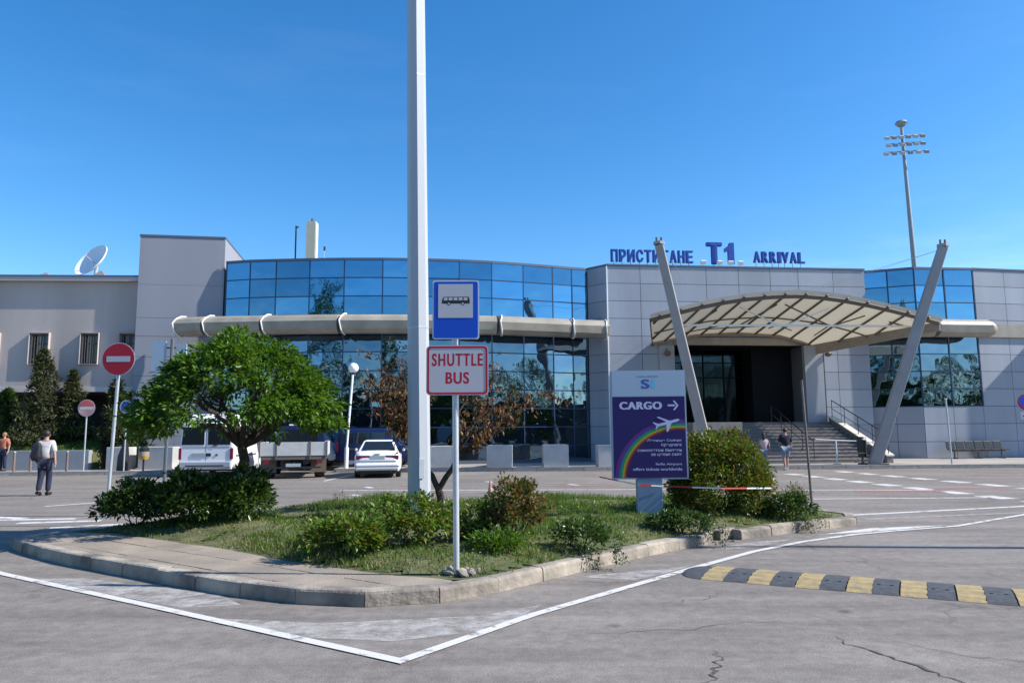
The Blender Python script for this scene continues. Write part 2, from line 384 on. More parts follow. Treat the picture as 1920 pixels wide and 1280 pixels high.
# island ---------------------------------------------------------------------
front = [(-7.32, 11.15), (-7.15, 10.92), (-5.89, 9.83), (-4.17, 8.64), (-2.93, 7.80), (-2.39, 7.50), (-1.91, 7.30), (-1.31, 7.20), (-0.96, 7.25), (-0.58, 7.44),
         (-0.17, 7.80), (0.17, 8.20), (0.63, 8.72), (1.05, 9.24), (1.77, 10.0), (2.39, 10.6), (3.23, 11.27), (4.13, 11.9), (4.68, 12.25), (5.85, 12.95)]
back = [(6.05, 13.15), (6.05, 13.5), (5.5, 14.8), (4.6, 15.7), (2.67, 16.2), (0.44, 16.4), (-2.34, 16.3), (-3.92, 15.6), (-5.2, 14.3), (-6.6, 12.5), (-7.32, 11.45)]
def resample(pts, step):
    out = [Vector(pts[0]).to_2d()] if False else [Vector((pts[0][0], pts[0][1]))]
    acc = 0
    for a, b in zip(pts, pts[1:]):
        a = Vector(a); b = Vector(b); ln = (b-a).length; d = step-acc
        while d < ln:
            out.append(a+(b-a)*(d/ln)); d += step
        acc = ln-(d-step)
    out.append(Vector((pts[-1][0], pts[-1][1]))); return out
outline = front+back
isl_kerb = link('island_kerb', None, None, loc=(0, 0, 0), kind='structure')
loop = resample(outline+[outline[0]], 0.72)
M_IK = mat('island_kerb_concrete', (0.47, 0.40, 0.31), 0.95, col2=(0.15, 0.13, 0.11), var=0.3, vscale=2.2, bump=0.8, bscale=16, coords='Position')
inner_off = 0.17
for i in range(len(loop)-1):
    a, b = loop[i], loop[i+1]; d = b-a
    if d.length < 0.15: continue
    mid = (a+b)/2
    if 2.62 < mid.x < 3.45 and mid.y < 11.9: continue        # two broken-out stones lie loose here
    dn = d.normalized(); nrm = Vector((-dn.y, dn.x))          # inward (outline runs counter-clockwise)
    h = 0.15+random.uniform(-0.006, 0.006); g = 0.006
    a2 = a+dn*g; b2 = b-dn*g; jo = nrm*random.uniform(-0.008, 0.008)
    prof = [(0, 0.002), (0.004, h-0.03), (0.012, h-0.01), (0.035, h), (inner_off, h-0.002), (inner_off, 0.002)]
    mb = MB(); rings = []
    for t in (0, 0.5, 1.0):
        p = a2.lerp(b2, t)+jo
        rings.append([(p.x+nrm.x*o+random.uniform(-.002, .002), p.y+nrm.y*o+random.uniform(-.002, .002), z+(random.uniform(-.004, .002) if z > .05 else 0)) for o, z in prof])
    mb.ring_loft(rings); mb.build('kerb_stone', M_IK, isl_kerb)
for (x, y, rz, tl) in ((2.82, 11.10, 0.95, 0.05), (3.22, 11.47, 0.70, -0.04)):
    mb = MB().box(-0.20, 0.20, 0, 0.17, 0, 0.15)
    link('kerb_stone', mb.mesh('kerb_stone', M_IK), isl_kerb, loc=(x, y, 0.003), rot=(tl, tl, rz), bevel=0.012)

# paved strip: slabs clipped against the strip's outline
def clip(poly, a, b):
    out = []
    for i in range(len(poly)):
        p, q = poly[i], poly[(i+1) % len(poly)]
        sp = (b[0]-a[0])*(p[1]-a[1])-(b[1]-a[1])*(p[0]-a[0]); sq = (b[0]-a[0])*(q[1]-a[1])-(b[1]-a[1])*(q[0]-a[0])
        if sp >= 0: out.append(p)
        if (sp >= 0) != (sq >= 0):
            t = sp/(sp-sq); out.append((p[0]+(q[0]-p[0])*t, p[1]+(q[1]-p[1])*t))
    return out
def area(p): return 0.5*sum(p[i][0]*p[(i+1) % len(p)][1]-p[(i+1) % len(p)][0]*p[i][1] for i in range(len(p)))
strip_in = [(-0.62, 7.80), (-1.23, 8.02), (-2.15, 8.62), (-2.93, 9.2), (-3.64, 9.85), (-4.82, 10.7), (-6.13, 11.6), (-6.9, 11.85)]
strip_out = [(-7.13, 11.17), (-5.79, 9.98), (-4.08, 8.79), (-2.84, 7.95), (-2.31, 7.66), (-1.86, 7.46), (-1.32, 7.37), (-1.0, 7.42), (-0.70, 7.56)]
strip = strip_out+strip_in
paving = MB().prism(strip, 0.003, 0.125).build('paved_strip', M_SLAB, kind='structure')
ux, uy = Vector((4.2, -3.05)).normalized(), None; uy = Vector((-ux.y, ux.x)); o0 = Vector((-7.6, 10.9))
for i in range(0, 18):
    for j in range(-3, 6):
        sw, sh = 0.52, 0.52
        off = 0.26 if j % 2 else 0
        c = [o0+ux*(i*sw+off)+uy*(j*sh), o0+ux*((i+1)*sw-0.012+off)+uy*(j*sh), o0+ux*((i+1)*sw-0.012+off)+uy*((j+1)*sh-0.012), o0+ux*(i*sw+off)+uy*((j+1)*sh-0.012)]
        p = [tuple(q) for q in strip]
        if area(p) < 0: p = p[::-1]
        for k in range(4): 
            if p: p = clip(p, c[k], c[(k+1) % 4])
        if len(p) < 3 or abs(area(p)) < 0.02: continue
        zz = 0.142+random.uniform(-0.005, 0.004)
        MB().prism(p, 0.126, zz).build('paving_slab', M_SLAB, paving)

# soil mound + grass ----------------------------------------------------------
soil_poly = [(x, y) for x, y in [(-0.45, 7.78), (-0.05, 8.1), (0.3, 8.5), (0.75, 9.05), (1.2, 9.55), (1.75, 10.2), (2.4, 10.85), (3.1, 11.5), (4.0, 12.1), (4.6, 12.42), (5.75, 13.15), (5.85, 13.5), (5.35, 14.65), (4.5, 15.5),
        (2.6, 16.0), (0.44, 16.2), (-2.3, 16.1), (-3.8, 15.42), (-5.05, 14.2), (-6.45, 12.5), (-6.9, 11.9)]]+strip_in[::-1][1:]
def inside(x, y, poly=soil_poly):
    c = np.zeros(np.shape(x), bool); j = len(poly)-1
    for i in range(len(poly)):
        xi, yi = poly[i]; xj, yj = poly[j]
        c ^= ((yi > y) != (yj > y)) & (x < (xj-xi)*(y-yi)/(yj-yi+1e-12)+xi); j = i
    return c
def edge_dist(x, y, poly=soil_poly):
    d = np.full(np.shape(x), 9.0)
    for (ax, ay), (bx, by) in zip(poly, poly[1:]+poly[:1]):
        dx, dy = bx-ax, by-ay; t = np.clip(((x-ax)*dx+(y-ay)*dy)/(dx*dx+dy*dy), 0, 1)
        d = np.minimum(d, np.hypot(x-ax-t*dx, y-ay-t*dy))
    return d
def soil_z(x, y):
    e = np.clip(edge_dist(x, y)/0.9, 0, 1)
    return 0.135+0.13*e*e*(3-2*e)+0.02*np.sin(x*3.1+y*2.3)*e+0.015*np.sin(x*7-y*5)*e
gx, gy = np.meshgrid(np.arange(-7.1, 6.1, 0.16), np.arange(7.6, 16.4, 0.16)); ok = inside(gx, gy)
mb = MB(); ids = {}
gz = soil_z(gx, gy)
for i in range(gx.shape[0]):
    for j in range(gx.shape[1]):
        if ok[i, j]: ids[(i, j)] = len(mb.v); mb.v.append((gx[i, j], gy[i, j], gz[i, j]))
for (i, j) in list(ids):
    if all(k in ids for k in ((i+1, j), (i, j+1), (i+1, j+1))): mb.f.append((ids[(i, j)], ids[(i, j+1)], ids[(i+1, j+1)], ids[(i+1, j)])); mb.m.append(0)
mb.build('soil', M_SOIL, smooth=True, kind='structure')
mb = MB().prism(soil_poly, 0.003, 0.136); mb.build('soil', M_SOIL, kind='structure')

M_GRASS = leaf_mat('grass_blades', [(0.06, 0.13, 0.015), (0.10, 0.18, 0.025), (0.045, 0.10, 0.012), (0.14, 0.18, 0.04), (0.08, 0.15, 0.018)], 0.35, 0.5)
M_DRY = leaf_mat('dry_grass', [(0.30, 0.24, 0.10), (0.22, 0.20, 0.08), (0.13, 0.15, 0.04), (0.36, 0.29, 0.14)], 0.25, 0.6)
n = 190000
x = rng.uniform(-7, 6, n); y = rng.uniform(7.7, 16.2, n); k = inside(x, y); x, y = x[k], y[k]
ed = edge_dist(x, y); pat = np.sin(x*1.9+1.3*np.sin(y*1.4))+np.sin(y*2.3+x*0.7+1)+0.6*np.sin(x*5.1+y*4.3)
front_side = (y < 0.62*x+9.6) | (y < 11.2-0.2*x)
lush = np.clip(0.72+0.36*pat-0.22*(y < 11.5), 0.15, 1)*np.clip(ed/0.25, 0.25, 1); k = rng.random(len(x)) < lush
x, y, ed, pat = x[k], y[k], ed[k], pat[k]
z = soil_z(x, y)-0.005
h = 0.045+0.05*rng.random(len(x)); h[y > 13.6] *= 1.5; h[y > 15.0] *= 1.7; h *= 0.75+0.25*np.clip(pat, -1, 2)
D = np.stack([rng.normal(size=len(x))*0.45, rng.normal(size=len(x))*0.45, np.ones(len(x))], 1)
dry = (rng.random(len(x)) < np.where((ed < 0.5) & (y < 12.5), 0.40, 0.09)) | ((pat < -0.5) & (rng.random(len(x)) < 0.55) & (y < 13.5))
P = np.stack([x, y, z], 1)
for nm, kk, mm, lb in (('grass', ~dry, M_GRASS, 'short uneven green grass covering the traffic island'), ('dry_grass', dry, M_DRY, 'straw-coloured dry grass along the front edge of the traffic island')):
    me = leaf_mesh(nm, P[kk], D[kk], rand_dir(int(kk.sum())), h[kk], np.full(kk.sum(), 0.012), mm, 0.1)
    link(nm, me, kind='stuff', label=lb, cat='grass')

# road markings -----------------------------------------------------------------
def strip_mark(pts, w, m, z=0.004, name='road_marking'):
    mb = MB(); P2 = [Vector(p) for p in pts]; L = []; Rr = []
    for i, p in enumerate(P2):
        a = (P2[i]-P2[i-1]).normalized() if i > 0 else None; b = (P2[i+1]-P2[i]).normalized() if i < len(P2)-1 else None
        d = ((a or b)+(b or a)).normalized(); nn = Vector((-d.y, d.x)); sc = 1.0
        if a and b: sc = 1/max(0.35, nn.dot(Vector((-a.y, a.x))))
        L.append(p+nn*w/2*sc); Rr.append(p-nn*w/2*sc)
    vs = [(p.x, p.y, z) for p in L]+[(p.x, p.y, z) for p in Rr]; nn = len(P2)
    mb.add(vs, [(i, i+nn, i+1+nn, i+1) for i in range(nn-1)])
    me = mb.mesh(name, m, fixn=False)
    return link(name, me, kind='structure')
def poly_mark(poly, m, z=0.004):
    if area(poly) < 0: poly = poly[::-1]
    return link('road_marking', MB().add([(a, b, z) for a, b in poly], [tuple(range(len(poly)))]).mesh('road_marking', m, fixn=False), kind='structure')
strip_mark([(-9.5, 11.8), (-6.08, 9.10), (-3.32, 7.24), (-0.81, 5.53), (0.17, 6.86), (2.04, 8.99), (3.2, 10.25), (4.18, 11.10), (5.3, 11.85), (6.29, 12.30), (7.4, 12.75), (9.61, 14.35), (13, 17.0)], 0.10, M_PAINT, 0.009)
poly_mark([(-5.5, 8.75), (-4.9, 8.75), (-3.0, 7.85), (-2.6, 7.35), (-3.12, 7.25), (-4.1, 7.85)], M_WORN)
poly_mark([(-2.7, 6.85), (-1.64, 6.62), (-0.3, 6.85), (0.25, 7.25), (0.12, 6.95), (-0.1, 6.40), (-0.94, 6.05), (-1.8, 6.2)], M_WORN)
poly_mark([(0.75, 8.6), (1.0, 8.75), (2.1, 9.2), (1.7, 8.75), (1.3, 8.4)], M_WORN)
poly_mark([(2.6, 10.45), (3.4, 11.1), (4.2, 11.45), (3.3, 10.6)], M_WORN)
poly_mark([(4.7, 11.85), (5.9, 12.6), (7.3, 12.9), (6.3, 12.42), (5.5, 12.1)], M_PAINT, 0.0045)
# crossing and arrows left of the island
for a, b in (((-11.8, 15.9), (-9.7, 15.1)), ((-10.1, 14.85), (-8.6, 15.0)), ((-9.3, 14.3), (-7.9, 14.6)), ((-8.2, 13.5), (-6.9, 14.15))):
    strip_mark([a, b], 0.26, M_PAINT)
strip_mark([(-10.9, 17.7), (-10.2, 18.5), (-8.5, 19.2), (-6, 19.3)], 0.16, M_PAINT)
# dashed bays right
def dashes(a, b, on, off, w, m=M_PAINT):
    a = Vector(a); b = Vector(b); ln = (b-a).length; d = (b-a)/ln; s = 0
    while s < ln:
        strip_mark([a+d*s, a+d*min(ln, s+on)], w, m); s += on+off
dashes((10.4, 28.6), (11.6, 16.6), 0.9, 0.55, 0.5); dashes((12.9, 30.1), (14.4, 17.5), 0.95, 0.6, 0.5)
strip_mark([(-5.0, 21.9), (3.6, 21.4), (11.2, 20.3)], 0.16, M_PAINT); strip_mark([(-4.1, 18.1), (3.2, 18.0), (11.3, 18.0)], 0.14, M_PAINT)
strip_mark([(-4.9, 24.6), (3, 24.4), (9, 23.6)], 0.12, M_WORN)
strip_mark([(6.3, 14.5), (10.6, 15.9), (14, 17.6)], 0.16, M_PAINT); strip_mark([(6.4, 13.85), (10.5, 14.9), (13, 16.2)], 0.14, M_WORN)
for (x0, y0, x1, w) in ((1.2, 23.0, 3.2, 0.7), (3.9, 22.6, 5.8, 0.6), (9.0, 20.0, 11.2, 0.7), (11.4, 20.8, 13.5, 0.6), (15.0, 20.0, 17.5, 0.6), (16.0, 26.5, 18.5, 0.5), (-3.5, 23.4, -2.2, 0.5)):
    strip_mark([(x0, y0), (x1, y0-0.15)], w, M_REDP)
for (x0, y0) in ((-0.9, 25.0), (1.75, 23.3), (-4.3, 19.9), (-4.5, 22.8), (-3.9, 17.2)): strip_mark([(x0, y0+.5), (x0+0.25, y0)], 0.2, M_PAINT)
strip_mark([(-14, 27.5), (-10.2, 26.2)], 0.14, M_PAINT); strip_mark([(-6.4, 31.5), (-6.6, 26.4)], 0.14, M_PAINT); strip_mark([(-3.4, 31.5), (-3.2, 26.4)], 0.14, M_PAINT)
# long open cracks in the near asphalt
M_CRACK = mat('crack_shadow', (0.085, 0.075, 0.068), 1.0)
def crack(a, b, w, seed):
    rr = random.Random(seed); a = Vector(a); b = Vector(b); d = b-a; nn = Vector((-d.y, d.x)).normalized(); N_ = 26; mb = MB(); L = []; Q = []
    off = 0
    for i in range(N_+1):
        t = i/N_; off += rr.uniform(-0.045, 0.045); p = a+d*t+nn*off; ww = w*math.sin(PI*min(1, max(0.03, t)))*rr.uniform(0.15, 1.0)+0.0015
        L.append(p+nn*ww); Q.append(p-nn*ww)
    vs = [(p.x, p.y, 0.0045) for p in L]+[(p.x, p.y, 0.0045) for p in Q]
    mb.add(vs, [(i, i+N_+1, i+N_+2, i+1) for i in range(N_)]); link('road_crack', mb.mesh('road_crack', M_CRACK, fixn=False), kind='structure')
crack((2.55, 6.1), (2.75, 4.75), 0.018, 3); crack((1.45, 5.75), (1.2, 4.95), 0.014, 5); crack((2.75, 6.05), (3.9, 5.5), 0.003, 8)
crack((1.4, 7.25), (2.1, 7.7), 0.004, 11); crack((0.4, 6.2), (2.4, 6.7), 0.004, 14)

# speed bump -------------------------------------------------------------------
bump_a = Vector((2.03, 8.42)); bdir = Vector((4.55-2.08, 6.91-8.23)).normalized(); ban = math.atan2(bdir.y, bdir.x)
bump = thing('speed_bump', (bump_a.x, bump_a.y, 0), ban, 'black and yellow ribbed rubber speed bump crossing the road', 'speed bump')
BW = 0.86
def bump_prof(x0, x1, ribs, mi, end=0):
    mb = MB(); pr = [(0, 0.004), (0.03, 0.014)]
    zs = lambda y: 0.005+0.042*math.sin(PI*min(1, max(0, y/BW)))**0.75
    N_ = 18
    ys = []
    for k in range(1, N_):
        y = BW*k/N_; rib = 0.012 if (ribs and k % 4 == 2) else 0
        ys.append((y, zs(y)-rib))
    pr = [(0, 0.003)]+ys+[(BW, 0.003)]
    ring = lambda x, sc: [(x, BW/2+(y-BW/2)*sc, z) for y, z in pr]
    mb.ring_loft([ring(x0, 1), ring(x1, 1)], mi); return mb
for i in range(14):
    x0 = 0.16+i*0.485-0.16
    nm, mm = ('black_module', M_BRUB)
    if i == 0:
        mb = MB(); rings = []
        for k in range(7):
            a = k/6*PI/2; xx = -0.28*math.cos(a)+0.28; sc = 0.25+0.75*math.sin(a); zz = 0.15+0.85*math.sin(a)
            rings.append([(xx-0.27, BW/2+(BW*q/12-BW/2)*sc, 0.004+(0.042*math.sin(PI*q/12)**0.75)*zz) for q in range(13)])
        mb.ring_loft(rings); mb.build('end_cap', M_BRUB, bump)
    bump_prof(x0+0.01+0.003, x0+0.245, True, 0).build('yellow_module', M_YEL, bump)
    m = bump_prof(x0+0.248, x0+0.482, False, 0); m.build('black_module', M_BRUB, bump)
    for sx in (0.30, 0.42):
        MB().tube([(x0+sx, BW*0.35, 0.035), (x0+sx, BW*0.35, 0.047)], 0.018, 8).build('bolt', M_BLACK, bump)

# ------------------------------------------------------------------ entrance block T1
A = Vector((4.88, 37.6)); TAN = math.atan2(0.11766373, 0.9930535)
blk = thing('entrance_building', (A.x, A.y, 0), TAN, 'grey panelled terminal block with the wide stair entrance under the roof letters', 'building')
RZ = [10.1-0.91*k for k in range(11)]+[0.16]      # panel rows
body = MB()
body.box(0, 14.1, 2.5, 16, 0, 10.06); body.box(0, 3.4, 0.04, 2.5, 0, 10.06); body.box(3.4, 10.35, 0.04, 2.5, 6.02, 10.06); body.box(10.35, 14.1, 0.04, 2.5, 0, 10.06)
body.prism([(0.0, 0.06), (0.0, 8), (-0.76, 8), (-0.76, 1.05)], 0, 10.055)
body.build('wall', M_JOINT, blk)
G_ = 0.012
def panels(parent, cols, rows, y=0.0, skip=None, m=M_PANEL, name='panel', M=None):
    for i in range(len(cols)-1):
        for j in range(len(rows)-1):
            x0, x1, z1, z0 = cols[i], cols[i+1], rows[j], rows[j+1]
            if skip and skip((x0+x1)/2, (z0+z1)/2): continue
            piece(name, m, parent, x0+G_, x1-G_, y, y+0.03, z0+G_, z1-G_)
panels(blk, [0, 1.76, 3.4, 5.3, 7.06, 8.8, 10.35, 12.3, 14.1], RZ, 0.0, lambda x, z: (3.4 < x < 10.35 and z < 6.46))
# chamfer panels (own frame)
chf = link('corner_return', None, blk, loc=(-0.787, 1.01, 0), rot=(0, 0, math.atan2(-1.01, 0.787)))
chw = math.hypot(0.787, 1.01)
for j in range(11): piece('panel', M_PANEL, chf, 0.01, chw-0.03, -0.005, 0.028, RZ[j+1]+G_, RZ[j]-G_)
MB().box(-0.02, 14.12, -0.05, 0.5, 10.105, 10.19).build('coping', M_COPE, blk)
MB().box(0, chw, -0.03, 0.3, 10.07, 10.185).build('coping', M_COPE, chf)
MB().box(3.42, 10.33, 0.0, 0.04, 6.03, 6.43).build('entrance_beam', M_TUBE, blk)
MB().box(2.62, 3.42, -0.10, -0.002, 0.16, 6.0).build('pier', M_PANEL, blk)
MB().box(10.33, 11.35, -0.25, -0.002, 0.16, 6.0).build('pier', M_PANEL, blk)
MB().tube([(11.45, -0.08, 0.2), (11.45, -0.08, 6.2)], 0.05, 8).build('drainpipe', M_BLACK, blk)
MB().tube([(-0.01, -0.02, 0.16), (-0.01, -0.02, 10.08)], 0.035, 6).build('corner_trim', M_WHITE, blk)
# recess: reveal, ceiling, glazing
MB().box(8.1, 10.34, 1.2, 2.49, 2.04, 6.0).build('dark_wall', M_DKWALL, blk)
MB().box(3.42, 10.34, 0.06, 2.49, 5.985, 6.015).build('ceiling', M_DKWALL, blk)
ent = link('entrance_glazing', None, blk, loc=(3.42, 2.3, 2.04))
xs = [0.0, 1.2, 2.4, 3.55, 4.68]
for i in range(4):
    for (z0, z1) in ((0.04, 2.45), (2.5, 3.25), (3.3, 3.93)):
        piece('pane', M_ENTG, ent, xs[i]+0.03, xs[i+1]-0.03, 0.0, 0.03, z0, z1)
fr = MB()
for xx in xs: fr.box(xx-0.03, xx+0.03, -0.05, 0.06, 0, 3.94)
for zz in (0.0, 2.45, 3.25): fr.box(0, 4.68, -0.045, 0.055, zz, zz+0.05)
fr.build('frame', M_DKWALL, ent)
# illuminated-looking ticket counter shapes inside are not visible; inner lobby back wall
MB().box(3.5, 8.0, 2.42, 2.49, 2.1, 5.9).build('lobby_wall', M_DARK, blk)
# landing and stair
M_STEP = mat('step_stone', (0.25, 0.215, 0.19), 0.85, var=0.2, vscale=3, bump=0.3)
M_STEPW = mat('stair_wall', (0.20, 0.185, 0.175), 0.9, var=0.15)
stair = thing('entrance_stair', (A.x, A.y, 0.15), TAN, 'broad stone stair rising to the dark entrance under the canopy', 'stairs')
MB().box(2.63, 11.36, -0.62, -0.26, 0.0, 1.87).box(3.43, 10.32, -0.26, 1.19, 0.0, 1.87).build('landing', M_STEPW, stair)
for k in range(12):
    z = 1.87-k*0.156; y1 = -0.62-k*0.37
    if k: MB().box(4.9, 11.35, y1-0.0, y1+0.37+0.02, 0.0, z-0.006).build('step', M_STEPW, stair)
    MB().box(4.9, 11.35, y1-0.02 if k else -0.64, y1+0.38 if k else -0.26, z-0.005 if k else 1.872, z+0.035 if k else 1.90).build('tread', M_STEP, stair)
MB().box(2.6, 4.88, -4.6, -0.64, 0, 1.87).build('side_wall', M_STEPW, stair)
bal = MB().add([(11.37, -0.4, 0), (11.37, -5.1, 0), (11.37, -5.1, 0.30), (11.37, -0.4, 2.15), (11.67, -0.4, 0), (11.67, -5.1, 0), (11.67, -5.1, 0.30), (11.67, -0.4, 2.15)],
               [(0, 1, 2, 3), (7, 6, 5, 4), (1, 5, 6, 2), (0, 3, 7, 4), (0, 4, 5, 1), (3, 2, 6, 7)]); bal.build('balustrade_wall', M_STEPW, stair)
cp = MB().add([(11.33, -0.38, 2.155), (11.33, -5.14, 0.30), (11.71, -5.14, 0.30), (11.71, -0.38, 2.155), (11.33, -0.38, 2.21), (11.33, -5.14, 0.36), (11.71, -5.14, 0.36), (11.71, -0.38, 2.21)],
              [(0, 1, 2, 3), (7, 6, 5, 4), (0, 4, 5, 1), (1, 5, 6, 2), (2, 6, 7, 3), (3, 7, 4, 0)]); cp.build('balustrade_coping', mat('coping_lit', (0.6, 0.56, 0.48), 0.8), stair)  # lit top of the sloped wall, its brightness put into a paler colour
def handrail(x, y0, z0, y1, z1, parent, h=0.85, nb=4):
    MB().tube([(x, y0, z0+h), (x, y1, z1+h)], 0.025, 8).tube([(x, y0, z0+h*0.5), (x, y1, z1+h*0.5)], 0.015, 6).build('handrail', M_BLACK, parent)
    for k in range(nb+1):
        t = k/nb; yy = y0+(y1-y0)*t; zz = z0+(z1-z0)*t
        MB().tube([(x, yy, zz), (x, yy, zz+h)], 0.02, 6).build('rail_post', M_BLACK, parent)
handrail(11.52, -0.5, 2.15, -5.0, 0.4, stair); handrail(8.2, -0.6, 1.9, -4.6, 0.15, stair)

# roof letters -------------------------------------------------------------------
rs = thing('roof_sign', (A.x, A.y, 10.1), TAN, 'large blue roof letters reading ПРИСТИГАНЕ T1 ARRIVAL on thin stands', 'sign')
def roof_word(word, s0, s1, z0, h, dep=0.12, bold=0.07):
    ws = {'И': 1.0, 'I': 0.5, '1': 0.7}; tot = sum(ws.get(c, 0.92) for c in word); x = s0; unit = (s1-s0)/tot
    for c in word:
        w = ws.get(c, 0.92)*unit
        if c == '1':
            mb = MB().plate([(w*.30, 0), (w*.72, 0), (w*.72, h), (w*.42, h), (w*.36, h*.88), (w*.05, h*.74), (w*.05, h*.56), (w*.30, h*.62)], -dep, 0)
            link('letter', mb.mesh('letter', M_ROOFBLUE), rs, loc=(x, 0.55, z0)); MB().tube([(x+w*.5, 0.6, 0.0), (x+w*.5, 0.6, z0+0.1)], 0.015, 6).build('support', M_STEEL, rs); x += w; continue
        me = text_mesh(c, height=h, width=w*0.86, depth=dep, bold=bold, align='LEFT'); me.materials.clear(); me.materials.append(M_ROOFBLUE)
        link('letter', me, rs, loc=(x, 0.55, z0))
        mb = MB().tube([(x+w*0.43, 0.6, 0.0), (x+w*0.43, 0.6, z0+0.1)], 0.015, 6); mb.build('support', M_STEEL, rs)
        x += w
roof_word('ПРИСТИГАНЕ', 0.36, 4.86, 0.33, 0.66)
roof_word('T1', 5.55, 7.25, 0.30, 1.15, 0.2, 0.09)
roof_word('ARRIVAL', 8.15, 11.1, 0.43, 0.60)
for s in (5.25, 6.15, 6.75, 7.3):
    t = thing('roof_floodlight', (A.x+s*math.cos(TAN)-0.3*math.sin(TAN), A.y+s*math.sin(TAN)+0.3*math.cos(TAN), 10.19), TAN,
              {5.25: 'small white floodlight at the foot of the T, leftmost under T1', 6.15: 'small white floodlight between the T and the 1 on the roof edge',
               6.75: 'small white floodlight under the 1 on the roof edge', 7.3: 'small white floodlight just right of the 1 on the roof edge'}[s], 'floodlight', 'white floodlights under the roof letters')
    MB().tube([(0, 0, 0), (0, 0, 0.18)], 0.02, 6).build('bracket', M_WHITE, t)
    MB().box(-0.14, 0.14, -0.06, 0.06, 0.16, 0.36, M=Matrix.Rotation(0.5, 4, 'X')).build('lamp_head', M_WHITE, t, bevel=0.01)

# ------------------------------------------------------------------ curved glass hall
gp = [(-14.11, 36.29), (-12.84, 36.0), (-11.52, 35.88), (-9.85, 35.78), (-8.15, 35.73), (-6.29, 35.79), (-4.44, 35.98), (-2.58, 36.27), (-0.99, 36.67), (0.59, 37.22), (2.11, 37.78), (3.13, 38.2), (3.96, 38.52)]
hall = thing('glass_hall', (-5.0, 37.5, 0), 0, 'curved blue mirror-glass hall between the grey tower and the entrance block', 'building')
fp = [(x+5, y-37.5+0.05) for x, y in gp]+[(8.9, 14), (-9.1, 14)]
MB().prism(fp, 0, 10.04).build('core', M_DARK, hall)
rr = random.Random(5)
for i in range(len(gp)-1):
    (ax, ay), (bx, by) = gp[i], gp[i+1]; an = math.atan2(by-ay, bx-ax); ln = math.hypot(bx-ax, by-ay)
    for j in range(11):
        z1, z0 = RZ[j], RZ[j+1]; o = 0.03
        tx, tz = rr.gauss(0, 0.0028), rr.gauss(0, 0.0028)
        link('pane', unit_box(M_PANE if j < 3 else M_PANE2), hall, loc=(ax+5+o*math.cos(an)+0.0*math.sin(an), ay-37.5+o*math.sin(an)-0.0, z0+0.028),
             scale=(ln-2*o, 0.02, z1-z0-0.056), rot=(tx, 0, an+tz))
    MB().box(-0.02, ln+0.02, -0.05, 0.03, 10.05, 10.17).build('coping', M_COPE, hall, loc=(ax+5, ay-37.5, 0), rot=(0, 0, an))
    MB().box(-0.026, 0.026, -0.02, 0.04, 0.16, 10.05).build('mullion', M_FRAME, hall, loc=(ax+5, ay-37.5, 0), rot=(0, 0, an))
    for j in range(1, 11): link('transom', unit_box(M_FRAME), hall, loc=(ax+5+0.03*math.cos(an), ay-37.5+0.03*math.sin(an)-0.015, RZ[j]-0.022), scale=(ln-0.06, 0.05, 0.044), rot=(0, 0, an))
    MB().box(0, ln, -0.04, 0.04, 0.15, 0.32).build('plinth', M_JOINT, hall, loc=(ax+5, ay-37.5, 0), rot=(0, 0, an))

# sunshade tube along the hall ------------------------------------------------------
def sunshade(parent, pts, zc, rings=True):
    prof = []
    for k in range(9):                     # flattened half-round nose, flat back, sloping underside
        a = -PI/2+PI*k/8; prof.append((-0.42-0.20*math.cos(a)**0.6 if abs(math.cos(a)) > 1e-6 else -0.42, 0.40*math.sin(a)))
    prof = [(0.45, -0.30), (-0.10, -0.46), (-0.38, -0.44), (-0.60, -0.26), (-0.66, 0.10), (-0.52, 0.30), (-0.25, 0.44), (0.10, 0.48), (0.45, 0.48), (0.45, 0.38)]
    for i in range(len(pts)-1):
        a = Vector(pts[i]); b = Vector(pts[i+1]); d = (b-a).normalized(); nn = Vector((-d.y, d.x)); g = 0.05
        rings_ = []
        for p in (a+d*g, b-d*g): rings_.append([(p.x+nn.x*o, p.y+nn.y*o, zc+z) for o, z in prof])
        MB().ring_loft(rings_).build('sunshade_segment', M_TUBE, parent)
    if rings:
        for i in range(len(pts)):
            a = Vector(pts[max(0, i-1)]); b = Vector(pts[min(len(pts)-1, i+1)]); d = (b-a).normalized(); nn = Vector((-d.y, d.x)); p = Vector(pts[i]) - (d*0.30 if i == len(pts)-1 else d*0)
            mb = MB(); arc = [(p.x+nn.x*(o*1.05)+d.x*(0.22*abs(z)/.48)**1, p.y+nn.y*(o*1.05)+d.y*0.22*abs(z)/.48, zc+z*1.08) for o, z in prof[1:8]]
            mb.tube(arc, 0.035, 6); mb.build('sunshade_bracket', M_WHITE, parent, smooth=True)
tub = [(-15.8, 35.2), (-14.35, 34.95), (-11.6, 34.75), (-8.0, 34.6), (-4.45, 34.8), (-0.75, 35.45), (2.75, 36.65), (4.7, 37.25)]
sh = thing('sunshade_tube', (0, 0, 0), 0, 'long beige rounded sunshade running along the curved glass front', 'sunshade')
sunshade(sh, tub, 6.72)

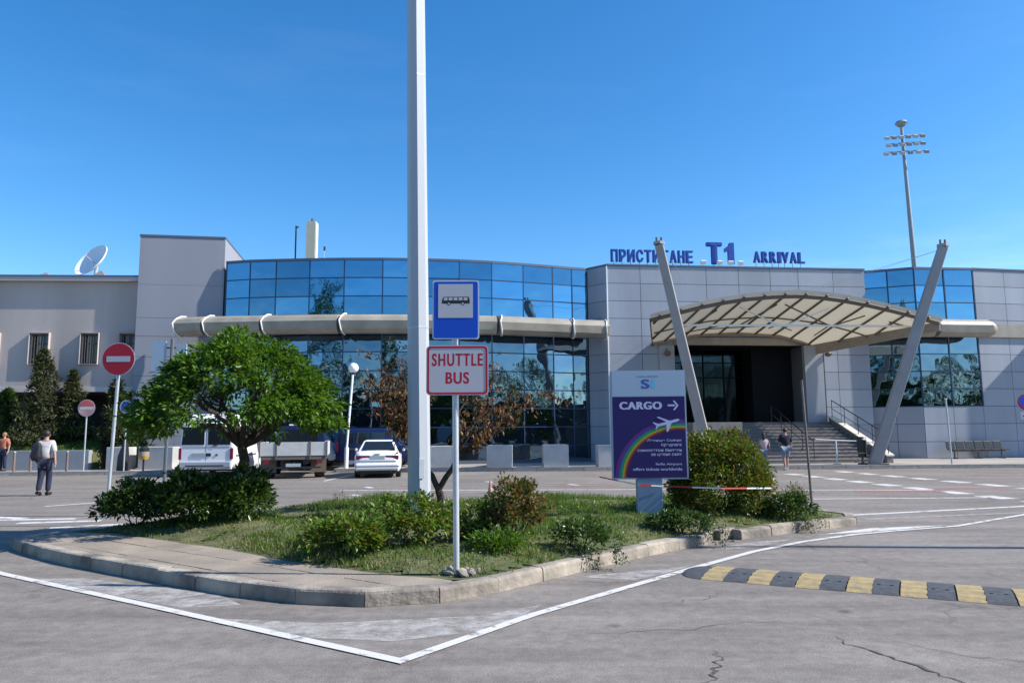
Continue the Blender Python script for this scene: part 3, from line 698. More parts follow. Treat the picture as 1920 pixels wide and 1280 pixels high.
# ------------------------------------------------------------------ tower left
T0 = Vector((-18.2, 35.75)); tan2 = math.atan2(0.65, 3.9)
tw = thing('stair_tower', (T0.x, T0.y, 0), tan2, 'tall plain grey tower at the left end of the glass hall', 'building')
MB().box(0, 3.98, 0.04, 9, 0, 11.34).build('wall', M_TOWER, tw)
MB().box(-0.03, 4.0, -0.03, 9.05, 11.345, 11.44).build('coping', M_COPE, tw)
rows_t = [11.33, 8.95, 7.31, 6.4, 5.4, 4.48, 3.5, 2.6, 1.6, 0.16]
for j in range(len(rows_t)-1):
    z1, z0 = rows_t[j], rows_t[j+1]
    if j < 2: piece('panel', M_TOWER, tw, 0.0, 3.98, 0.0, 0.038, z0+0.005, z1-(0.005 if j else 0))
    else:
        for x0, x1 in ((0, 1.99), (1.99, 3.98)): piece('panel', M_TOWER, tw, x0+(0.006 if x0 else 0), x1-(0.006 if x1 < 3 else 0), 0.0, 0.038, z0+0.01, z1-0.01)
# small gable and tiles behind the tower
gb = thing('red_roof_house', (-17.2, 44, 0), 0, 'white gable with red tiles peeping out behind the grey tower', 'house')
MB().plate([(-2.5, 0), (0.30, 0), (0.30, 12.0), (-0.35, 12.75), (-2.5, 12.9)], 0, 4).build('wall', mat('white_wall', (0.75, 0.73, 0.70), 0.8), gb)
MB().plate([(0.1, 12.0), (0.72, 11.75), (0.80, 11.95), (0.5, 12.2), (0.1, 12.45)], -0.15, 0.3).build('roof', mat('red_tile', (0.12, 0.04, 0.03), 0.8), gb)


# ------------------------------------------------------------------ left office building
L0 = Vector((-25.6, 35.62)); lan = math.atan2(0.5, 7.8)
lb = thing('office_building', (L0.x, L0.y, 0), lan, 'old beige rendered building with small barred windows and dish on its roof', 'building')
LX0, LX1 = -22, 7.5
MB().box(LX0, LX1, 3.0, 16, 0, 3.74).build('lower_wall', M_DARK, lb)
wins = [(-9.5, -8.6), (-6.9, -6.0), (-4.5, -3.6), (-2.1, -1.25), (0.1, 0.95), (2.36, 3.25), (4.74, 5.57), (6.55, 7.3)]
mb = MB(); cur = LX0; WZ0, WZ1 = 5.1, 6.55
mb.box(LX0, LX1, 0.3, 16, 3.74, 9.12); mb.box(LX0, LX1, 0, 0.3, 3.74, WZ0); mb.box(LX0, LX1, 0, 0.3, WZ1, 9.12)
for a, b in wins: mb.box(cur, a, 0, 0.3, WZ0, WZ1); cur = b
mb.box(cur, LX1, 0, 0.3, WZ0, WZ1); mb.build('upper_wall', M_BEIGE, lb)
MB().box(LX0, LX1, -0.27, 16, 9.12, 9.32).build('cornice', mat('cornice', (0.42, 0.40, 0.40), 0.8), lb)
MB().box(LX0, LX1, -0.30, 16, 9.322, 9.4).build('roof_edge', M_COPE, lb)
MB().box(LX0, LX1, -0.04, -0.002, 3.74, 3.98).build('band', mat('pale_band', (0.6, 0.55, 0.5), 0.8), lb)
for a, b in wins:
    w = link('window', None, lb, loc=(a, 0, WZ0)); W = b-a; H = WZ1-WZ0
    MB().box(0, W, 0.22, 0.26, 0, H).build('pane', M_CGLASS, w)
    f = MB()
    for xx in (0, W-0.06, W/2-0.03): f.box(xx, xx+0.06, 0.16, 0.22, 0, H)
    for zz in (0, H-0.06, H*0.66): f.box(0.06, W-0.06, 0.17, 0.215, zz, zz+0.06)
    f.build('frame', mat('window_wood', (0.09, 0.07, 0.07), 0.7), w)
    s = MB(); t = 0.022; d = -0.16
    s.box(-t, 0, d, 0.02, -t, H+t); s.box(W, W+t, d, 0.02, -t, H+t); s.box(-t, W+t, d, 0.02, H+t, H+2*t); s.box(-t, W+t, d, 0.02, -2*t, -t)
    s.build('surround', M_BEIGE, w)
    g = MB()
    for k in range(1, 7): g.tube([(W*k/7, d+0.04, 0), (W*k/7, d+0.04, H)], 0.010, 5)
    g.build('bars', M_STEEL, w)
for i, (x, w, h) in enumerate(((-4.5, 0.5, .5), (1.9, 0.9, 0.5), (4.6, 0.8, 0.62), (6.95, 0.8, 0.6), (8.2, .8, .3))):
    t = thing('roof_hood', (L0.x+x, L0.y+1.6+x*0.064, 9.4), lan, ['small dark hood on the beige roof at the frame edge', 'low grey hood on the beige roof, left of the dish', 'pointed grey hood on the beige roof just left of the dish',
              'pointed grey hood on the roof just right of the dish foot', 'flat grey hood on the roof beside the tower'][i], 'roof vent', 'ventilation hoods on the beige roof')
    MB().ring_loft([[(-w/2, -w/2, 0), (w/2, -w/2, 0), (w/2, w/2, 0), (-w/2, w/2, 0)], [(-w/2, -w/2, h*.3), (w/2, -w/2, h*.3), (w/2, w/2, h*.3), (-w/2, w/2, h*.3)], [(-.05, -.05, h), (.05, -.05, h), (.05, .05, h), (-.05, .05, h)]]).build('hood', mat('zinc', (0.22, 0.22, 0.24), 0.6), t)

# satellite dish
ds = thing('satellite_dish', (-25.0, 44.0, 9.4), 0, 'white satellite dish tilted skyward on the beige building roof', 'satellite dish')
ax = Vector((-0.40, -0.78, 0.50)).normalized(); q = ax.to_track_quat('Z', 'Y').to_matrix().to_4x4()
mb = MB(); rings = []
for k in range(7):
    r = 1.14*k/6+0.02; rings.append([(r*math.cos(2*PI*a/28), r*math.sin(2*PI*a/28), 0.46*(r/1.25)**2) for a in range(28)])
for k in range(6, -1, -1):
    r = 1.14*k/6+0.03; rings.append([(r*math.cos(2*PI*a/28), r*math.sin(2*PI*a/28), 0.46*(r/1.25)**2-0.06) for a in range(28)])
mb.ring_loft(rings); mb.v = [tuple(Matrix.Translation((0, 0, 2.5)) @ q @ Vector(v)) for v in mb.v]
mb.build('reflector', M_WHITE, ds, smooth=True)
c = Vector((0, 0, 2.5)); MB().tube([c+ax*0.05, c+ax*0.85], 0.03, 6).build('feed_arm', M_GALV, ds)
MB().tube([(0, 0, 0), (0, 0, 1.8), tuple(c-ax*0.1)], 0.09, 8).build('mount', M_GALV, ds)

# chimney, whip antenna on the hall roof
ch = thing('chimney', (-11.48, 42, 10.04), 0, 'tall cream square chimney standing behind the glass hall parapet', 'chimney')
MB().box(-0.28, 0.24, -0.25, 0.25, 0, 3.75).build('shaft', mat('cream_paint', (0.62, 0.57, 0.42), 0.7, var=.05), ch)
MB().tube([(0, 0, 3.75), (0, 0, 3.95)], 0.08, 8).build('flue', M_STEEL, ch); MB().box(.25, .29, -.2, .2, 0, 3.7).build('edge_trim', M_WHITE, ch)
an = thing('antenna_pole', (-12.42, 42, 10.04), 0, 'thin dark antenna pole left of the cream chimney', 'antenna')
MB().tube([(0, 0, 0), (0, 0, 3.55)], 0.045, 6).build('pole', M_BLACK, an)
MB().tube([(0, 0, 3.35), (0.1, 0, 3.5), (0.16, 0, 3.45)], 0.035, 6).build('camera_head', M_BLACK, an)
v = thing('roof_vent', (-10.75, 42, 10.04), 0, 'tiny dark vent cap on a stalk right of the chimney', 'roof vent')
MB().tube([(0, 0, 0), (0, 0, 2.1)], 0.012, 5).build('stalk', M_GALV, v); MB().tube([(0, 0, 2.08), (0, 0, 2.3)], [0.06, 0.06], 8).build('cap', M_BLACK, v)

# ------------------------------------------------------------------ right glass bay and right wing
bay = thing('glass_bay', (19.23, 39.67, 0), 0, 'angled blue mirror-glass bay right of the entrance block', 'building')
bp = [(-0.3, 0.13), (2.06, -0.84), (5.40, -0.46)]
MB().prism([(-0.3, 0.17), (2.06, -0.79), (5.40, -0.41), (5.4, 14), (-0.35, 14)], 0, 10.04).build('core', M_DARK, bay)
for i in range(2):
    (ax_, ay_), (bx_, by_) = bp[i], bp[i+1]; an_ = math.atan2(by_-ay_, bx_-ax_); ln = math.hypot(bx_-ax_, by_-ay_); nc = 2
    pl = link('glazed_face', None, bay, loc=(ax_, ay_, 0), rot=(0, 0, an_))
    for c_ in range(nc):
        x0, x1 = ln*c_/nc, ln*(c_+1)/nc
        for j in range(11):
            z1, z0 = RZ[j], RZ[j+1]
            if j < 8:
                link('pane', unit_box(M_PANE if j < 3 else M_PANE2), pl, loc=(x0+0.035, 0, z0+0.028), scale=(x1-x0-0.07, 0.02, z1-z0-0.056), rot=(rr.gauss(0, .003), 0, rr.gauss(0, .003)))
            else: piece('panel', M_PANEL, pl, x0+G_, x1-G_, -0.005, 0.025, z0+G_, z1-G_)
    for c_ in range(nc+1): piece('mullion', M_FRAME, pl, ln*c_/nc-0.035, ln*c_/nc+0.035, -0.03-0.002*c_, 0.03, RZ[8], 10.05)
    for j in range(1, 9): piece('transom', M_FRAME, pl, 0.03, ln-0.03, -0.02, 0.035, RZ[j]-0.022, RZ[j]+0.022)
    MB().box(-0.02, ln+0.02, -0.06, 0.2, 10.05, 10.17).build('coping', M_COPE, pl)
wan = math.atan2(0.65, 3.24)
wing = thing('right_wing', (24.63, 39.21, 0), wan, 'grey panelled wing behind the waiting bench at the right edge', 'building')
MB().box(0, 16, 0.04, 14, 0, 10.06).build('wall', M_JOINT, wing)
panels(wing, [0, 1.95, 3.9, 5.85, 7.8, 9.75], RZ, 0.0)
MB().box(0, 16, -0.05, 0.5, 10.105, 10.19).build('coping', M_COPE, wing)
MB().box(0, 16, -0.02, 0.035, 0.05, 0.15).build('plinth', M_JOINT, wing)
MB().box(7.2, 20, -2.4, -0.01, 0, 9.6).build('shadow_block', M_PANEL, wing)  # unseen block added and sized to throw the diagonal shadow on this wall
sh2 = thing('sunshade_tube', (0, 0, 0), 0, 'short beige rounded sunshade ending round over the right bay window', 'sunshade')
sunshade(sh2, [(18.4, 37.95), (21.35, 37.6), (24.3, 37.98)], 6.72, rings=False)
MB().ball((24.3, 38.0, 6.72), (0.55, 0.55, 0.44), 14, 8).build('end_cap', M_TUBE, sh2, smooth=True)
MB().box(0.1, 10, -0.14, -0.006, 6.45, 7.15).build('sunshade_band', M_TUBE, wing)

# ------------------------------------------------------------------ entrance canopy
cn = thing('entrance_canopy', (A.x, A.y, 0), TAN, 'arched beige membrane canopy on dark ribs over the entrance stair', 'canopy')
OUT = 5.4
fpz = [(0.56, 6.45), (2.76, 7.02), (3.88, 7.25), (5.0, 7.43), (6.15, 7.54), (7.27, 7.60), (8.43, 7.55), (9.55, 7.42), (10.69, 7.23), (11.84, 6.99), (13.0, 6.72), (14.16, 6.42)]
bpz = [(2.33, 6.05), (4.58, 6.48), (6.79, 6.60), (9.05, 6.48), (10.3, 6.15), (10.8, 5.95)]
def interp(tab, t):
    s0, s1 = tab[0][0], tab[-1][0]; s = s0+(s1-s0)*t
    return s, float(np.interp(s, [a for a, b in tab], [b for a, b in tab]))
def can(t, o):
    sf, zf = interp(fpz, t); sb, zb = interp(bpz, t); k = o/OUT
    return (sb+(sf-sb)*k, -o, zb+(zf-zb)*k)
def can_s(s, o):
    k = o/OUT; sl = bpz[0][0]+(fpz[0][0]-bpz[0][0])*k; sr = bpz[-1][0]+(fpz[-1][0]-bpz[-1][0])*k
    return can((s-sl)/(sr-sl), o) if sl-1e-6 <= s <= sr+1e-6 else None
m_mem = bpy.data.materials.new('canopy_membrane'); m_mem.use_nodes = True; n_ = m_mem.node_tree; b_ = n_.nodes['Principled BSDF']
b_.inputs['Base Color'].default_value = (0.52, 0.49, 0.42, 1); b_.inputs['Roughness'].default_value = 0.7
tr_ = n_.nodes.new('ShaderNodeBsdfTranslucent'); tr_.inputs[0].default_value = (0.60, 0.54, 0.40, 1); mx_ = n_.nodes.new('ShaderNodeMixShader'); mx_.inputs[0].default_value = 0.32
n_.links.new(b_.outputs[0], mx_.inputs[1]); n_.links.new(tr_.outputs[0], mx_.inputs[2]); n_.links.new(mx_.outputs[0], n_.nodes['Material Output'].inputs[0])
mb = MB(); NT, NO = 48, 10
vs_ = [(lambda p: (p[0], p[1], p[2]+0.10))(can(i/NT, OUT*1.02*j/NO)) for j in range(NO+1) for i in range(NT+1)]
mb.add(vs_, [(j*(NT+1)+i, j*(NT+1)+i+1, (j+1)*(NT+1)+i+1, (j+1)*(NT+1)+i) for j in range(NO) for i in range(NT)]); mb.build('membrane', m_mem, cn, smooth=True)
# front upstand lip
lip = MB(); NL = 48; vv = []
for i in range(NL+1):
    p = can(i/NL, OUT*1.02); vv += [(p[0], p[1]-0.02, p[2]+0.09), (p[0], p[1]-0.10, p[2]+0.24), (p[0], p[1]-0.04, p[2]+0.24), (p[0], p[1]+0.03, p[2]+0.09)]
lip.add(vv, [(4*i+a, 4*i+(a+1) % 4, 4*i+4+(a+1) % 4, 4*i+4+a) for i in range(NL) for a in range(4)]); lip.build('front_lip', mat('lip', (0.66, 0.62, 0.54), 0.6), cn)
MB().tube([can(i/24, OUT) for i in range(25)], 0.085, 8).build('front_beam', M_STEEL, cn)
MB().tube([can(i/24, 0.12) for i in range(25)], 0.08, 8).build('back_beam', M_BROWNF, cn)
for s_ in np.arange(0.95, 14.1, 0.97):
    pts_ = [can_s(s_, o) for o in np.linspace(0.1, OUT+0.12 if False else OUT, 14)]; pts_ = [(p[0], p[1], p[2]+0.02) for p in pts_ if p]
    if len(pts_) > 1:
        rb = MB().tube(pts_, 0.055, 6); e = pts_[-1]; rb.tube([(e[0], e[1]-0.25, e[2]+0.10), e], [0.05, 0.08], 6); rb.build('rib', M_STEEL, cn)
for side, t_ in ((0, 0.0), (1, 1.0)):
    mb = MB(); a = can(t_, OUT); b = can(t_, 0.05); hgt = 0.42 if side else 0.12
    d = 0.10 if side else -0.05
    vs_ = []
    for p, hh in ((a, hgt*0.75), (b, hgt)):
        vs_ += [(p[0], p[1], p[2]+0.1), (p[0]+d, p[1], p[2]+0.1), (p[0]+d, p[1], p[2]-hh), (p[0], p[1], p[2]-hh)]
    mb.add(vs_, [(0, 1, 5, 4), (1, 2, 6, 5), (2, 3, 7, 6), (3, 0, 4, 7), (0, 3, 2, 1), (4, 5, 6, 7)]); mb.build('side_beam', M_BROWNF if side else M_STEEL, cn)
TY = -4.4; tz_ = 6.50
MB().tube([(1.75, TY, tz_-0.1), (14.0, TY, tz_-0.05)], 0.05, 8).build('tie_tube', M_WHITE, cn)
MB().tube([can(i/24, 2.6) if i else can(0.01, 2.6) for i in range(25)], 0.04, 6).build('purlin', M_STEEL, cn)
for (s0_, s1_, w_) in ((5.1, 6.9, 1), (6.9, 5.1, 0), (7.3, 9.4, 0), (9.4, 7.3, 1), (4.0, 2.9, 0), (11.2, 9.6, 0), (12.4, 13.2, 0)):
    p = can_s(s0_, 4.4)
    MB().tube([(p[0], p[1], p[2]), (s1_, TY, tz_-0.06)], 0.038, 6).build('strut', M_WHITE if w_ else M_STEEL, cn)
for (s0_, s1_) in ((6.9, 4.8), (6.9, 6.0), (6.9, 8.0), (6.9, 9.2), (9.4, 10.4), (4.4, 3.6)):
    p = can_s(s1_, 1.2)
    if p: MB().tube([(s0_, TY, tz_-0.06), p], 0.028, 6).build('strut', M_STEEL, cn)
# lamps under canopy
for s_ in (3.0, 11.6):
    t = thing('canopy_lamp', (A.x+s_*math.cos(TAN)+0.22*math.sin(TAN), A.y+s_*math.sin(TAN)-0.35*math.cos(TAN), 5.55), TAN, {3.0: 'dark round lamp under the left end of the canopy', 11.6: 'dark round lamp under the right end of the canopy'}[s_], 'lamp', 'wall lamps under the canopy')
    MB().ball((0, 0, 0), (0.18, 0.18, 0.14), 12, 6).build('shade', M_STEEL, t, smooth=True); MB().tube([(0, 0, 0.1), (0, 0.2, 0.25)], 0.025, 6).build('arm', M_STEEL, t)

# leaning masts with their thin cables
def mast(b, t_, lab, ties):
    b = Vector(b); t_ = Vector(t_); o = thing('leaning_mast', b, 0, lab, 'mast', 'leaning masts flanking the canopy')
    d = t_-b
    mb = MB(); r0, r1 = 0.33, 0.25
    mb.tube([(0, 0, 0), tuple(d)], [r0, r1], 4, rot=0.5); mb.build('shaft', M_MAST, o, bevel=0.03)
    MB().tube([tuple(d), tuple(d+Vector((0, 0, 0.12)))], 0.24, 8).build('cap_plate', M_MAST, o)
    for e in (-0.1, 0.1): MB().tube([tuple(d+Vector((e, 0, 0.1))), tuple(d+Vector((e, 0, 0.32)))], 0.045, 6).build('lug', M_STEEL, o)
    MB().box(-0.45, 0.45, -0.4, 0.4, -0.001, 0.06).build('base_plate', M_STEEL, o)
    for q_ in ties: MB().tube([tuple(d*0.99), tuple(Vector(q_)-b)], 0.008, 4).build('cable', M_GALV, o)
def w_of(s, o, z): return (A.x+s*math.cos(TAN)+o*math.sin(TAN), A.y+s*math.sin(TAN)-o*math.cos(TAN), z)
mast((8.50, 32.5, 0.15), (6.32, 31.2, 9.55), 'leaning mast left of the canopy, foot hidden behind the round bush', [w_of(1.0, 4.9, 6.8), w_of(5, 0.1, 8.4)])
mast((15.50, 32.45, 0.15), (18.45, 31.2, 9.35), 'leaning mast right of the canopy beside the black litter bin', [w_of(13.6, 4.9, 6.9), w_of(9.6, 0.1, 8.6), w_of(7.3, 4.9, 7.6)])

# ------------------------------------------------------------------ floodlight mast far right
M_FARM = mat('far_mast_steel', (0.27, 0.31, 0.34), .6)
fm = thing('floodlight_mast', (41.6, 75, 0), 0, 'very tall floodlight mast with three rows of lamps against the sky', 'floodlight mast')
lean = -0.6
MB().tube([(0, 0, 0), (lean*0.5, 0, 17), (lean, 0, 33.2)], [0.35, 0.26, 0.14], 10).build('pole', M_FARM, fm, smooth=True)
MB().tube([(lean, 0, 33.2), (lean, 0, 33.5)], [0.35, 0.62], 14).tube([(lean, 0, 33.5), (lean, 0, 33.7)], [0.62, 0.5], 14).build('head_ring', M_FARM, fm)
for (zz, hw, xo) in ((32.0, 1.85, 0.0), (31.2, 1.8, 0.05), (30.3, 2.1, 0.05)):
    MB().tube([(lean-hw+xo, -0.4, zz-0.12), (lean+hw+xo, -0.4, zz+0.12)], 0.06, 6).build('crossbar', M_FARM, fm)
    for k in range(6):
        xx = lean+xo-hw+2*hw*k/5; z2 = zz-0.12+0.24*k/5-0.18
        mb = MB().box(-0.22, 0.22, -0.15, 0.15, -0.15, 0.15, M=Matrix.Translation((xx, -0.5, z2)) @ Matrix.Rotation(0.6, 4, 'X')); mb.build('floodlight', M_FARM if k % 2 else M_GALV, fm)

# ------------------------------------------------------------------ planters, blocks, bollards, bench, bins
M_BLK = mat('block_concrete', (0.46, 0.455, 0.44), 0.85, var=0.14, vscale=1.6, bump=0.4, bscale=18, objvar=0.05)
def block(x0, x1, y, h, lab, d=0.9):
    o = MB().box(-(x1-x0)/2, (x1-x0)/2, 0, d, 0, h).build('concrete_block', M_BLK, bevel=0.025, loc=((x0+x1)/2, y, 0.15), rot=(0, 0, random.uniform(-.03, .03)))
    tag(o, lab, 'concrete block', 'white concrete blocks along the pavement')
block(-3.62, -2.55, 32.7, 0.93, 'white concrete block behind the shuttle bus post, next right of the white sedan')
block(-1.12, -0.04, 32.15, 0.95, 'white concrete block crossed by a diagonal shadow, under the brown tree')
block(1.30, 2.38, 32.15, 0.95, 'white concrete block standing alone midway between the brown tree and the cargo sign')
block(3.62, 4.7, 32.1, 0.92, 'white concrete block half hidden behind the left edge of the cargo sign')
block(-16.6, -15.05, 33.4, 0.98, 'long white concrete block behind the yellow and black litter bin')
block(-17.9, -17.0, 33.2, 0.98, 'white concrete block between the faded sign and the litter bin')
M_PLW = mat('planter_concrete', (0.30, 0.32, 0.35), 0.9, var=0.12, vscale=1, objvar=.05)
pw = thing('planter_wall', (-24, 33.3, 0.15), 0, 'low grey-blue planter wall holding the planted bank at the left', 'wall')
for k in range(6): MB().box(-7+2.05*k, -7+2.05*k+2.03, 0, 0.3, 0, 0.86).build('panel', M_PLW, pw, bevel=0.01)
MB().prism([(-40, 33.55), (-18.7, 33.55), (-18.7, 41), (-40, 41)], 0.151, 0.85).build('planted_bank', M_SOIL, kind='structure')
mb = MB(); mb.add([(-40, 33.58, 0.86), (-18.75, 33.58, 0.86), (-18.75, 37.2, 1.9), (-40, 37.2, 1.9), (-18.75, 40.5, 1.9), (-40, 40.5, 1.9), (-18.75, 33.58, 0.5), (-18.75, 40.5, 0.5)], [(0, 1, 2, 3), (3, 2, 4, 5), (1, 6, 7, 4, 2)]); mb.build('bank_slope', M_SOIL, kind='structure')
M_BOLL = mat('bollard_brown', (0.20, 0.15, 0.12), 0.7)
bo = None
for i, (x, lab) in enumerate(((-21.95, 'brown bollard at the very left edge of the pavement'), (-21.2, 'brown bollard between the frame edge and the man with backpack'), (-20.5, 'brown bollard just left of the man with backpack'), (-18.95, 'brown bollard between the man with backpack and the faded sign'))):
    if bo is None:
        bo = thing('bollard', (x, 32.1, 0.15), 0, lab, 'bollard', 'brown bollards along the left pavement')
        MB().tube([(0, 0, 0), (0, 0, 0.82)], 0.05, 10).build('post', M_BOLL, bo); MB().ball((0, 0, 0.82), (0.055, 0.055, 0.04), 10, 6).build('cap', M_GALV, bo)
    else: copy_tree(bo, (x, 32.1, 0.15), 0, lab)
# bench row
bn = thing('waiting_bench', (23.6, 38.3, 0.15), wan*0.6, 'row of black waiting seats against the grey wing wall', 'bench')
MB().box(-1.55, 1.55, -0.03, 0.03, 0.36, 0.42).build('beam', M_STEEL, bn)
for x in (-1.3, 0, 1.3): MB().box(x-0.03, x+0.03, -0.25, 0.25, 0, 0.05).box(x-0.025, x+0.025, -0.025, 0.025, 0.05, 0.36).build('leg', M_STEEL, bn)
for k in range(6):
    x = -1.3+0.52*k
    MB().box(x-0.23, x+0.23, -0.28, 0.2, 0.43, 0.47).build('seat', M_BLACK, bn, bevel=0.01)
    MB().box(x-0.23, x+0.23, 0.0, 0.04, 0, 0.42, M=Matrix.Translation((0, 0.2, 0.46)) @ Matrix.Rotation(-0.2, 4, 'X')).build('backrest', M_BLACK, bn, bevel=0.01)
# litter bins
def bin_(x, y, lab, black=True, rz=0):
    o = thing('litter_bin', (x, y, 0.15), rz, lab, 'litter bin')
    if black:
        MB().tube([(0, 0, 0.32), (0, 0, 1.05)], [0.17, 0.20], 14).build('body', M_BLACK, o, smooth=True); MB().tube([(0, 0, 1.09), (0, 0, 1.18)], [0.21, 0.16], 14).build('lid', M_BLACK, o, smooth=True)
        MB().tube([(0, 0, 0.46), (0, 0, 0.51)], 0.185, 14).build('yellow_band', M_YEL, o, smooth=True)
        MB().tube([(0, 0, 0.05), (0, 0, 0.32)], 0.05, 8).box(-0.15, 0.15, -0.15, 0.15, 0, 0.05).build('foot', M_STEEL, o); MB().box(.17, .26, -.1, .02, .85, .97).build('white_tag', M_WHITE, o)
    else:
        MB().tube([(0, 0, 0), (0, 0, 0.5)], 0.04, 8).build('post', M_BLACK, o)
        MB().tube([(0, 0, 0.62), (0, 0, 0.80)], 0.215, 14).build('body', mat('bin_tan', (0.32, 0.26, 0.2), .6), o, smooth=True)
        MB().tube([(0, 0, 0.80), (0, 0, 0.93)], 0.2, 14).build('upper_band', M_BLACK, o, smooth=True)
        MB().tube([(0, 0, 0.48), (0, 0, 0.62)], [0.17, .22], 14).build('yellow_band', mat('bin_yellow', (0.60, 0.33, 0.04), .6), o, smooth=True)
        MB().tube([(0, 0, 0.93), (0, 0, 1.03)], [0.21, 0.1], 14).build('lid', M_BLACK, o, smooth=True)
bin_(15.15, 32.75, 'black litter bin with a yellow band beside the right mast foot')
bin_(-15.75, 32.2, 'black and yellow litter bin on a post in front of the long block', False)
mb = MB().ring_loft([[(-0.22, -0.2, 0), (0.22, -0.2, 0), (0.22, 0.2, 0), (-0.22, 0.2, 0)], [(-0.2, -0.18, 0.6), (0.16, -0.18, 0.6), (0.16, 0.18, 0.6), (-0.2, 0.18, 0.6)], [(-0.02, -0.1, 1.2), (0.13, -0.1, 1.2), (0.13, 0.1, 1.2), (-0.02, 0.1, 1.2)]])
mb.build('covered_barrier', M_BLACK, loc=(-16.75, 32.5, 0.15), bevel=0.04, label='dark slanted covered stand left of the yellow litter bin', cat='barrier')
# white stanchion rail
st = thing('barrier_stand', (14.15, 33.0, 0.15), 0, 'white rail on a round foot standing before the stair', 'barrier')
MB().tube([(0, 0, 0), (0, 0, 0.03)], 0.16, 14).build('foot', M_WHITE, st); MB().tube([(0, 0, 0.03), (0, 0, 1.05)], 0.03, 8).build('post', M_WHITE, st)
MB().tube([(-0.9, 0, 1.08), (1.6, 0, 0.96)], 0.022, 8).build('rail', M_WHITE, st)

# ------------------------------------------------------------------ signs and posts
# big lamp post on the island
lp = thing('lamp_post', (-1.52, 12.35, 0.14), 0, 'tall pale octagonal lamp post rising out of the frame from the island', 'lamp post')
MB().tube([(0, 0, 0), (-0.17, 0, 12.0)], [0.188, 0.145], 8, rot=R(10)).build('shaft', M_LAMP, lp)
MB().tube([(0, 0, 0), (0, 0, 0.05)], 0.30, 8).build('base_flange', M_GALV, lp)
MB().tube([(-0.045, 0, 3.2), (-0.046, 0, 3.225)], 0.180, 8, rot=R(10)).build('weld_seam', M_GALV, lp); MB().tube([(-0.108, 0, 7.6), (-0.109, 0, 7.625)], 0.164, 8, rot=R(10)).build('weld_seam', M_GALV, lp)
MB().box(-0.045, 0.045, -0.006, 0.0, 0, 0.32).build('access_hatch', M_GALV, lp, loc=(0.05, -0.181, 0.75), rot=(0, 0, R(28)), bevel=0.004)
MB().tube([(-0.17, 0, 11.9), (-0.2, 0, 12.4), (-0.9, 0, 12.7), (-1.6, 0, 12.75)], [0.06, 0.05, 0.045, 0.04], 8).build('arm', M_LAMP, lp)
MB().ball((-1.85, 0, 12.74), (0.4, 0.16, 0.10), 12, 6).build('lamp_head', M_GALV, lp)
lp2 = thing('lamp_post', (16.0, 9.55, 0), 0, 'lamp post right outside the frame whose shadow crosses the road', 'lamp post')
MB().tube([(0, 0, 0), (0, 0, 9.8)], [0.14, 0.08], 10).build('shaft', M_LAMP, lp2); MB().tube([(0, 0, 9.7), (-0.4, 0, 9.95), (-1.2, 0, 10.0)], 0.05, 8).build('arm', M_LAMP, lp2)
MB().ball((-1.4, 0, 10.0), (0.4, 0.16, 0.10), 12, 6).build('lamp_head', M_GALV, lp2)
# shuttle bus stop
bs = thing('bus_stop_sign', (-0.60, 8.02, 0.14), R(1), 'blue bus stop plate above a red-bordered SHUTTLE BUS plate on one post', 'sign')
MB().tube([(0, 0, 0), (-0.02, 0, 3.05)], 0.033, 12).build('post', M_GALV, bs, smooth=True)
pl = MB().plate([(x, z) for x, z in rrect(0.505, 0.645, 0.03)], -0.05, -0.046).build('bus_plate', mat('plate_edge_white', (0.55, 0.6, 0.7), .4), bs, loc=(-0.005, 0, 2.79))
MB().plate(rrect(0.475, 0.615, 0.022), -0.054, -0.0502).build('blue_field', M_BLUE, pl)
MB().plate(rrect(0.375, 0.37, 0.006), -0.057, -0.0542).build('white_field', M_SWHITE, pl, loc=(-0.003, 0, 0.095))
ic = MB(); bw, bh = 0.30, 0.075; z0 = 0.065
ic.plate([(-bw/2, z0), (bw/2, z0), (bw/2, z0+bh*.5), (bw/2-0.012, z0+bh), (-bw/2+0.018, z0+bh), (-bw/2, z0+bh*.5)], -0.0574, -0.0571)
ic.build('bus_symbol', M_BLACK, pl)
ww = MB()
for k in range(5):
    xa = -bw/2+0.018+k*0.054; ww.plate([(xa, z0+bh*.48), (xa+0.042, z0+bh*.48), (xa+0.042, z0+bh*.9), (xa+(0.008 if k == 0 else 0), z0+bh*.9)], -0.0577, -0.0575)
ww.build('bus_symbol_windows', M_SWHITE, pl)
for cx in (-0.075, 0.075):
    MB().plate([(cx+x, z0+z) for x, z in disc(0.019, 16)], -0.0578, -0.0572).build('bus_symbol_wheel', M_BLACK, pl); MB().plate([(cx+x, z0+z) for x, z in disc(0.011, 14)], -0.0581, -0.0579).build('bus_symbol_hub', M_SWHITE, pl)
p2 = MB().plate(rrect(0.665, 0.535, 0.045), -0.05, -0.046).build('shuttle_plate', M_SWHITE, bs, loc=(0.012, 0, 2.135))
rim = MB(); o_ = rrect(0.645, 0.515, 0.04, 6); i_ = rrect(0.605, 0.475, 0.028, 6); nn_ = len(o_)
rim.add([(x, -0.053, z) for x, z in o_]+[(x, -0.053, z) for x, z in i_]+[(x, -0.0502, z) for x, z in o_]+[(x, -0.0502, z) for x, z in i_],
        [(k, (k+1) % nn_, (k+1) % nn_+nn_, k+nn_) for k in range(nn_)]+[(k, (k+1) % nn_, (k+1) % nn_+2*nn_, k+2*nn_) for k in range(nn_)]); rim.build('red_border', M_SRED, p2)
text_obj('lettering', 'SHUTTLE', M_SRED, p2, (0, -0.0502, 0.045), height=0.135, width=0.545, bold=0.04, spacing=1.2)
text_obj('lettering', 'BUS', M_SRED, p2, (0, -0.0502, -0.145), height=0.125, width=0.25, bold=0.04, spacing=1.15)
